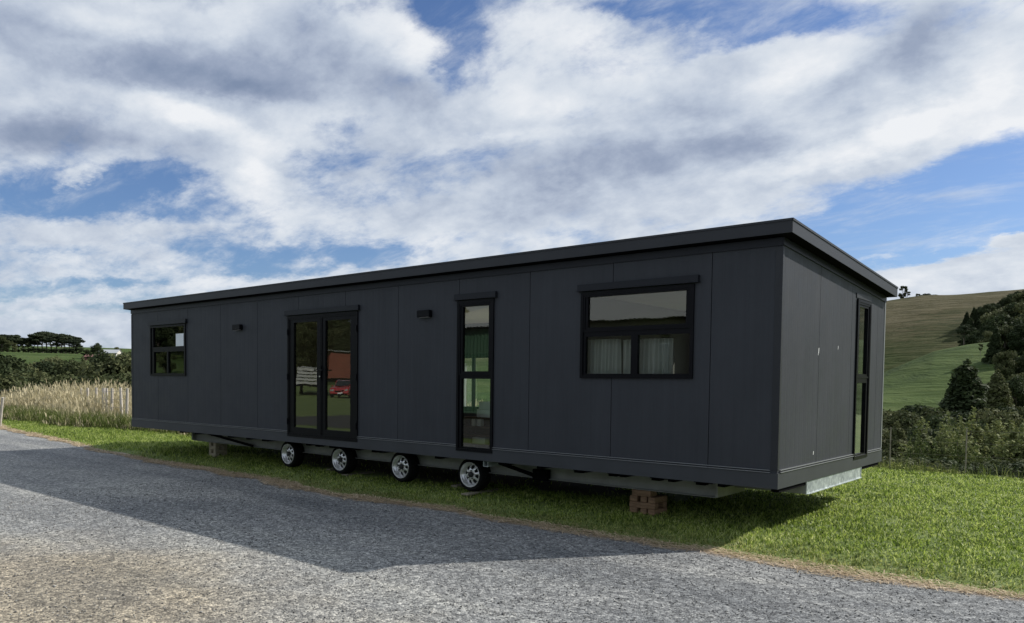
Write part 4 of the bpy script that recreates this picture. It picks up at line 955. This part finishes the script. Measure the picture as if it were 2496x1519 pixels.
for row, px, d, top in F_:
    i = cnt[row]; cnt[row] += 1
    pr = T[random.choice(['round1', 'round1', 'round2', 'con'])]
    plant(pr, px, d, top, f'dark forest tree, {ordn(i)} from the left in the {("topmost", "second", "third", "fourth", "fifth", "lowest")[row]} hillside row', 'forest tree', 'forest trees on the right hillside', random.uniform(.85, 1.15))
plant(T['pine2'], 2346, 158, 788, 'lone tree with bare forked trunk on the green paddock ridge', 'tree', None, .9)
plant(T['spin'], 2388, 120, 838, 'slender bare stemmed tree on the green slope right of the lone forked tree', 'tree', None, 1.1)
plant(T['round2'], 2408, 172, 805, 'grey green tree with pale stems at the left edge of the forest', 'tree', None, .8)
# right: gully
plant(T['con'], 2356, 62, 878, 'large dark conical tree standing in the gully', 'conifer', None, 1.4)
plant(T['con2'], 2432, 72, 900, 'paler conical tree right of the large dark one', 'conifer', None, 1.35)
plant(T['con'], 2318, 68, 938, 'small narrow dark conifer tucked left of the large one', 'conifer', None, .8)
for i, (px, d, top, k, w) in enumerate([(2150, 58, 992, 'bush1', 1.1), (2176, 60, 988, 'bush2', 1.1), (2204, 57, 992, 'bush1', 1.0), (2238, 60, 975, 'bush2', 1.1), (2266, 58, 984, 'bush1', 1.0), (2292, 55, 1000, 'bush2', 1.0), (2330, 50, 1020, 'bush2', 1.0),
                                        (2395, 60, 985, 'bush2', 1.0), (2425, 58, 988, 'bush1', 1.0), (2452, 60, 980, 'bush2', 1.0), (2110, 60, 990, 'bush2', 1.0), (2070, 58, 996, 'bush1', 1.1), (2030, 60, 990, 'bush2', 1.1), (1985, 58, 994, 'bush1', 1.1), (1940, 60, 990, 'bush2', 1.1), (2500, 60, 985, 'bush1', 1.0), (2550, 60, 985, 'bush2', 1.1)]):
    plant(T[k], px, d, top, f'dark bush across the gully below the green paddock, {ordn(i)} planted from the house wall', 'bush', 'dark bushes across the gully', w)
for i, (px, d, top, k, w) in enumerate([(2150, 42, 1040, 'bush1', 1.0), (2192, 41, 1028, 'con2', 1.2), (2225, 44, 1050, 'bush2', 1.0), (2300, 40, 1072, 'bush2', 1.0)]):
    plant(T[k], px, d, top, ['grey green bush nearest the house wall in the gully', 'leaning olive conical bush a little right of the house wall', 'dark bush left of the little cone shaped bush', 'dark bush right of the little cone shaped bush'][i], 'bush', None, w)
plant(T['con2'], 2255, 34, 1056, 'little cone shaped grey green bush in the gully', 'bush', None, 1.3)
for i, (px, d, top, w) in enumerate([(2310, 31, 1072, .8), (2350, 33, 1034, 1.0), (2400, 34, 1046, .85), (2446, 33, 1028, 1.05), (2500, 33, 1040, 1.0), (2545, 33, 1035, 1.), (2600, 33, 1030, 1.), (2660, 34, 1035, 1.)]):
    plant(T['willow'], px, d, top, f'pale green willowy shrub beyond the lawn, {ordn(i)} from the left', 'shrub', 'pale willowy shrubs beyond the lawn', w)
for i, (px, d, top, k, w) in enumerate([(2020, 25, 1104, 'bush1', 1.2), (2060, 24, 1108, 'bush2', 1.2), (2100, 24, 1104, 'bush1', 1.2), (2140, 24, 1102, 'bush2', 1.2), (2168, 23, 1108, 'bush1', 1.2), (2205, 25, 1108, 'bush2', 1.3), (2226, 22, 1122, 'bush3', 1.6), (2256, 23, 1112, 'bush1', 1.2), (2284, 24, 1104, 'bush2', 1.2), (2318, 22, 1126, 'bush1', 1.1), (2360, 22, 1124, 'bush2', 1.1), (2400, 23, 1116, 'bush1', 1.1), (2440, 22, 1122, 'bush2', 1.1), (2480, 23, 1112, 'bush1', 1.1), (2520, 22, 1115, 'bush2', 1.3)]):
    plant(T[k], px, d, top, f'low scrubby bush just over the lip of the lawn, {ordn(i)} from the left', 'bush', 'low scrub over the lip of the lawn', w)
# wire fence below the lip on the right
fr = empty('wire_fence'); tag(fr, 'thin wire fence with grey posts in the gully on the right', 'fence')
pts = []
for px, d in ((2130, 21.0), (2176, 20.4), (2362, 19.0), (2560, 18.0)):
    p = at(px, 900, d); z = float(terrain(p.x, p.y)); tp = at(px, 1042+(px-2176)*.03, d).z; pts.append((p.x, p.y, z, tp))
    MB().tube((p.x, p.y, z-.2), (p.x, p.y, tp), .014, 8).build('post', M['bark_pale'], fr)
for k in (0.03, .28, .55, .80):
    mb = MB()
    for a, b in zip(pts[:-1], pts[1:]): mb.tube((a[0], a[1], a[3]-k*1.2), (b[0], b[1], b[3]-k*1.2), .0028, 5)
    mb.build('wire', M['bark_pale'], fr)
# batten fence running off through the tall grass on the left
fr = empty('post_fence'); tag(fr, 'bleached farm fence of slanting battens half buried in tall dry grass', 'fence')
pp = []
for i, (px, d) in enumerate([(-10, 46), (60, 42), (120, 39), (165, 36), (181, 34.5), (197, 33), (214, 31.5), (234, 30), (254, 28.8), (259, 28.5), (272, 27.8), (295, 26.8), (309, 26.2)]):
    p = at(px, 900, d); z = float(terrain(p.x, p.y)); tp = at(px, 947-random.uniform(0, 2), d).z; ln = random.uniform(-.07, .10); thick = .07 if px == 254 else .045
    MB().tube((p.x+ln, p.y, z-.2), (p.x-ln*.6, p.y, tp), thick*1.25, 7, thick).build('batten', M['post'], fr); pp.append((p.x, p.y, tp))
for k in (.12, .40, .68):
    mb = MB()
    for a, b in zip(pp[:-1], pp[1:]): mb.tube((a[0], a[1], a[2]-k), (b[0], b[1], b[2]-k), .005, 5)
    mb.build('wire', M['rail'], fr)
p = at(1, 992, 25.5); MB().tube((p.x-.1, p.y, G-.1), tuple(at(7, 969, 25.4)), .045, 8, .04).build('stay_post', M['post'], None)
tag(bpy.data.objects['stay_post'], 'short leaning bleached post at the far left edge of the dry grass', 'post')
# farm buildings far left
def place_z(px, d): p = at(px, 900, d); return p.x, p.y, float(terrain(p.x, p.y))
def barn(name, px, d, sz, wallm, roofm, rz, label, cat, windows=0):
    x, y, z = place_z(px, d); b = empty(name, (x, y, z-.1), rz); tag(b, label, cat); w, dp, h, rh = sz
    mb = MB(); mb.box(-w/2, w/2, -dp/2, dp/2, 0, h); mb.poly_extrude([(-w/2, -dp/2, h), (-w/2, dp/2, h), (-w/2, 0, h+rh-.02)], (w, 0, 0)); mb.build('wall', wallm, b)
    mb = MB()
    for s in (-1, 1): mb.hexa([(-w/2-.3, s*(dp/2+.3), h-.1), (w/2+.3, s*(dp/2+.3), h-.1), (w/2+.3, 0, h+rh), (-w/2-.3, 0, h+rh), (-w/2-.3, s*(dp/2+.3), h), (w/2+.3, s*(dp/2+.3), h), (w/2+.3, 0, h+rh+.1), (-w/2-.3, 0, h+rh+.1)])
    mb.build('roof', roofm, b)
    for i in range(windows):
        u = -w/2+(i+.5)*w/windows; MB().box(u-.6, u+.6, -dp/2-.03, -dp/2-.001, .9, 2.2).build('window', M['soffit'], b)
    MB().box(w/2+.001, w/2+.03, -.8, .8, 0.05, 2.1).build('door', M['soffit'], b)
    return b
barn('farm_shed', 231, 322, (6.5, 4, 1.6, .9), pmat('red_shed_wall', (.13, .055, .045), .8), pmat('dull_red_roof', (.16, .075, .062), .7), .72, 'small red roofed farm shed below the rounded lone tree', 'shed')
barn('farm_house', 268, 345, (8.5, 6, 2.6, 1.5), pmat('cream_wall', (.55, .53, .48), .8), pmat('grey_iron_roof', (.38, .40, .42), .5), .72, 'pale farmhouse with a grey roof between the trees far left', 'house', 3)

# ------------------------------------------------------------------ across the drive, mirrored in the house's glass
def corr(mb, x0, x1, y, z0, z1, pitch=.19, amp=.02, along='x'):
    """vertical corrugated sheet facing +y"""
    n = int((x1-x0)/pitch)*4; V = []
    for i in range(n+1):
        x = x0+(x1-x0)*i/n; V += [(x, y+amp*sin(2*pi*i/4), z0), (x, y+amp*sin(2*pi*i/4), z1)]
    mb.add(V, [(2*i, 2*i+2, 2*i+3, 2*i+1) for i in range(n)])
SX0, SX1, SY0, SY1 = -24.0, 16.0, -18.0, -34.0
gr = G; eave = 3.48; ridge = 5.5
shed = empty('green_shed', (0, 0, 0)); tag(shed, 'green iron farm shed with a pale grey roof, mirrored in the tall window', 'shed')
sg = pmat('green_iron', (.065, .145, .085), .5, noise=(1.2, .15)); sr = pmat('grey_shed_roof', (.42, .43, .43), .6, noise=(1.5, .08)); tan = pmat('dark_roller_door', (.035, .035, .032), .6, noise=(2, .2)); band = pmat('tan_header_board', (.26, .235, .19), .7, noise=(2, .15))
mb = MB(); corr(mb, SX0, -15.6, SY0, gr, eave-.12); corr(mb, -5.6, SX1, SY0, gr, eave-.12); MB().box(-15.6, -5.6, SY0-.02, SY0+.02, 3.02, 3.35).build('header_board', band, shed)
mb.box(SX0, SX1, SY1, SY1+.05, gr, eave-.1)
for x in (SX0, SX1-.05): mb.poly_extrude([(x, SY0-.03, gr), (x, SY1+.06, gr), (x, SY1+.06, eave-.12), (x, (SY0+SY1)/2, ridge-.15), (x, SY0-.03, eave-.12)], (.05, 0, 0))
mb.build('wall', sg, shed)
MB().box(SX0, SX1, SY0+.021, SY0+.03, gr, gr+.25).build('base_board', M['soffit'], shed)
mb = MB(); n = 210; 
for (ya, yb) in ((SY0+.35, (SY0+SY1)/2), (SY1-.35, (SY0+SY1)/2)):
    V = []; nn = n*4
    for i in range(nn+1):
        x = SX0-.2+(SX1-SX0+.4)*i/nn; k = .035*(1 if i % 4 in (1, 2) else 0); V += [(x, ya, eave-.05+k), (x, yb, ridge+k)]
    mb.add(V, [(2*i, 2*i+1, 2*i+3, 2*i+2) for i in range(nn)])
mb.build('roof', sr, shed)
MB().box(SX0, SX1, SY0+.03, SY0+.12, eave-.12, eave-.06).build('gutter', M['soffit'], shed)
for (a, b) in ((-15.4, -10.8), (-10.4, -5.8)):
    mb = MB(); k = 26
    for i in range(k): z = gr+.01+i*(3.0-gr)/k; mb.box(a, b, SY0-.09+(i % 2)*.012, SY0-.07+(i % 2)*.012, z, z+(3.0-gr)/k-.002)
    mb.build('roller_door', tan, shed)
# white stock crate on wheels
tr = empty('stock_trailer', (-62.0, -41.0, float(terrain(-61, -41))), R(38)); tr.scale = (1.4, 1.1, 1.0); tag(tr, 'old white slatted stock trailer mirrored in the left leaf of the door', 'trailer')
wp = pmat('chalky_white_paint', (.52, .52, .50), .7, noise=(1.5, .2))
mb = MB()
for z in (1.0, 1.35, 1.7, 2.05, 2.4): 
    mb.box(-3.4, 3.4, 1.15, 1.2, z, z+.24); mb.box(-3.4, 3.4, -1.2, -1.15, z, z+.24); mb.box(3.4, 3.45, -1.14, 1.14, z, z+.24); mb.box(-3.45, -3.4, -1.14, 1.14, z, z+.24)
mb.build('slatted_side', wp, tr)
for (x, y) in ((-3.3, 1.08), (-1.1, 1.08), (1.1, 1.08), (3.3, 1.08), (-3.3, -1.08), (3.3, -1.08)): MB().box(x-.05, x+.05, y-.05, y+.05, .9, 2.75).build('stake', wp, tr)
MB().box(-3.5, 3.5, -1.22, 1.22, .78, .92).build('deck', M['soffit'], tr)
MB().box(-3.5, -.2, -1.0, 1.0, 2.76, 2.84).build('roof_sheet', sr, tr)
for x in (-1.9, -1.0):
    for y in (-.95, .95): 
        w_ = MB().lathe_y([(-.1, .2), (-.12, .38), (-.08, .42), (.08, .42), (.12, .38), (.1, .2), (.1, .0011)], 24).build('wheel', M['tyre'], tr, True); w_.location = (x, y, .42)
MB().box(3.5, 5.0, -.05, .05, .7, .8).build('drawbar', M['soffit'], tr)
# red hatchback
car = empty('red_car', (-53.2, -38.2, float(terrain(-53.2, -38.2))), R(52)); tag(car, 'red hatchback parked nose on, mirrored in the right leaf of the door', 'car')
m_, t_, p_ = newmat('red_car_paint'); p_.inputs['Base Color'].default_value = (.48, .018, .022, 1); p_.inputs['Roughness'].default_value = .25; p_.inputs['Coat Weight'].default_value = .7
prof = [(-2.0, .35), (-2.05, .62), (-1.98, .95), (-1.75, 1.02), (-1.25, 1.42), (-.3, 1.50), (.35, 1.44), (1.0, 1.0), (1.75, .88), (2.02, .72), (2.08, .45), (2.0, .28)]
mb = MB(); rows = []
for (wy, shr) in ((-.84, .0), (-.80, .0), (.80, .0), (.84, 0)):
    k = 1 if abs(wy) < .83 else .96; rows.append([(x*k, wy*(1 if z < 1.0 else .82), .28+(z-.28)*(1 if k == 1 else .985)) for (x, z) in prof])
n = len(prof); V = [p for r_ in rows for p in r_]; Fc = [(a*n+i, a*n+(i+1) % n, (a+1)*n+(i+1) % n, (a+1)*n+i) for a in range(3) for i in range(n)]+[tuple(range(n-1, -1, -1)), tuple(range(3*n, 4*n))]
mb.add(V, Fc); bd = mb.build('body', m_, car)
dk = pmat('car_window', (.02, .025, .03), .08)
MB().hexa([(1.02, -.62, 1.02), (1.02, .62, 1.02), (.42, .58, 1.43), (.42, -.58, 1.43), (1.05, -.62, 1.04), (1.05, .62, 1.04), (.45, .58, 1.45), (.45, -.58, 1.45)]).build('windscreen', dk, car)
for s in (-1, 1):
    MB().hexa([(-1.1, s*.675, 1.05), (.75, s*.675, 1.05), (.3, s*.675, 1.38), (-.9, s*.675, 1.38), (-1.1, s*.70, 1.05), (.75, s*.70, 1.05), (.3, s*.70, 1.38), (-.9, s*.70, 1.38)]).build('side_window', dk, car)
    MB().bbox((2.02, s*.62, .68), (.10, .30, .15), b=.03).build('headlight', M['chrome'], car)
    MB().bbox((.72, s*.93, 1.02), (.10, .16, .11), b=.03).build('mirror', m_, car)
    for x in (-1.25, 1.25):
        w_ = MB().lathe_y([(-.08, .19), (-.1, .27), (-.07, .31), (.07, .31), (.1, .27), (.08, .19), (.07, .0011)], 28).build('wheel', M['tyre'], car, True); w_.location = (x, s*.80, .31)
MB().bbox((2.07, 0, .62), (.05, .80, .10), b=.015).build('grille', M['soffit'], car)
MB().bbox((2.09, 0, .44), (.02, .46, .12), b=.004).build('number_plate', M['white'], car)
MB().bbox((2.05, 0, .32), (.14, 1.5, .14), b=.03).build('bumper', M['soffit'], car)
# rust red building under the bank
rb = empty('rust_red_shed', (-95, -73, float(terrain(-93, -74))), R(38)); rb.scale = (1.35, 1, .85); tag(rb, 'long rust red shed under the wooded bank, mirrored in the right leaf of the door', 'shed')
mb = MB(); corr(mb, -8, 8, 3, 0, 4.6, .3, .04); mb.box(-8, 8, -3, 2.9, 0, 4.5); mb.build('wall', pmat('rust_red_iron', (.26, .075, .045), .7, noise=(.8, .2)), rb)
MB().hexa([(-8.3, -3.3, 4.62), (8.3, -3.3, 4.62), (8.3, 3.3, 4.75), (-8.3, 3.3, 4.75), (-8.3, -3.3, 4.72), (8.3, -3.3, 4.72), (8.3, 3.3, 4.85), (-8.3, 3.3, 4.85)]).build('roof', sr, rb)
MB().box(-1.5, 1.5, 3.05, 3.08, .05, 2.6).build('door', M['soffit'], rb)
random.seed(9); k = 0
for row, (yy, h0) in enumerate(((-84, 7.5), (-93, 10), (-104, 12))):
    for ti, x in enumerate(np.arange(-250, -62, 6.6)):
        pr = T[random.choice(['round1', 'round2', 'round2'])]
        plant(pr, 0, 0, 0, f'bank tree mirrored in the door, {ordn(ti)} in the {("front", "middle", "rear")[row]} row', 'bank tree', 'trees of the wooded bank across the drive', random.uniform(1.0, 1.25), pos=(x+random.uniform(-2, 2), yy-abs(x+120)*.05+random.uniform(-2, 2)), height=h0*random.uniform(.85, 1.2), sink=.3)
for i, x in enumerate(np.arange(-116, -72, 5.0)):
    plant(T['bush2' if i % 2 else 'bush1'], 0, 0, 0, f'round bush along the foot of the rust red shed, {ordn(i)} in the row', 'bush', 'bushes in front of the rust red shed', 1.0, pos=(x, -64.5-(x+95)*.55+random.uniform(-1, 1)), height=random.uniform(3.0, 4.0))
yx = np.arange(-26, 16, 1.0); yy_ = np.linspace(-17.8, -9.2, 7); V = [(x, max(y, 0)+y*(y < 0)+.25*float(vnoise(x, 0, 2.5, 40))*(j == 6), G+.007) for j, y in enumerate(yy_) for x in yx]; n = len(yx)
F = [(j*n+i, j*n+i+1, (j+1)*n+i+1, (j+1)*n+i) for j in range(6) for i in range(n-1)]
tag(link('added_yard', np_mesh('added_yard', V, F), pmat('dark_added_yard', (.085, .083, .078), .95, noise=(6, .3), bump=(40, .4), spec=.1)), kind='structure')  # dark sheet added to mute green ground reflections in the tall window
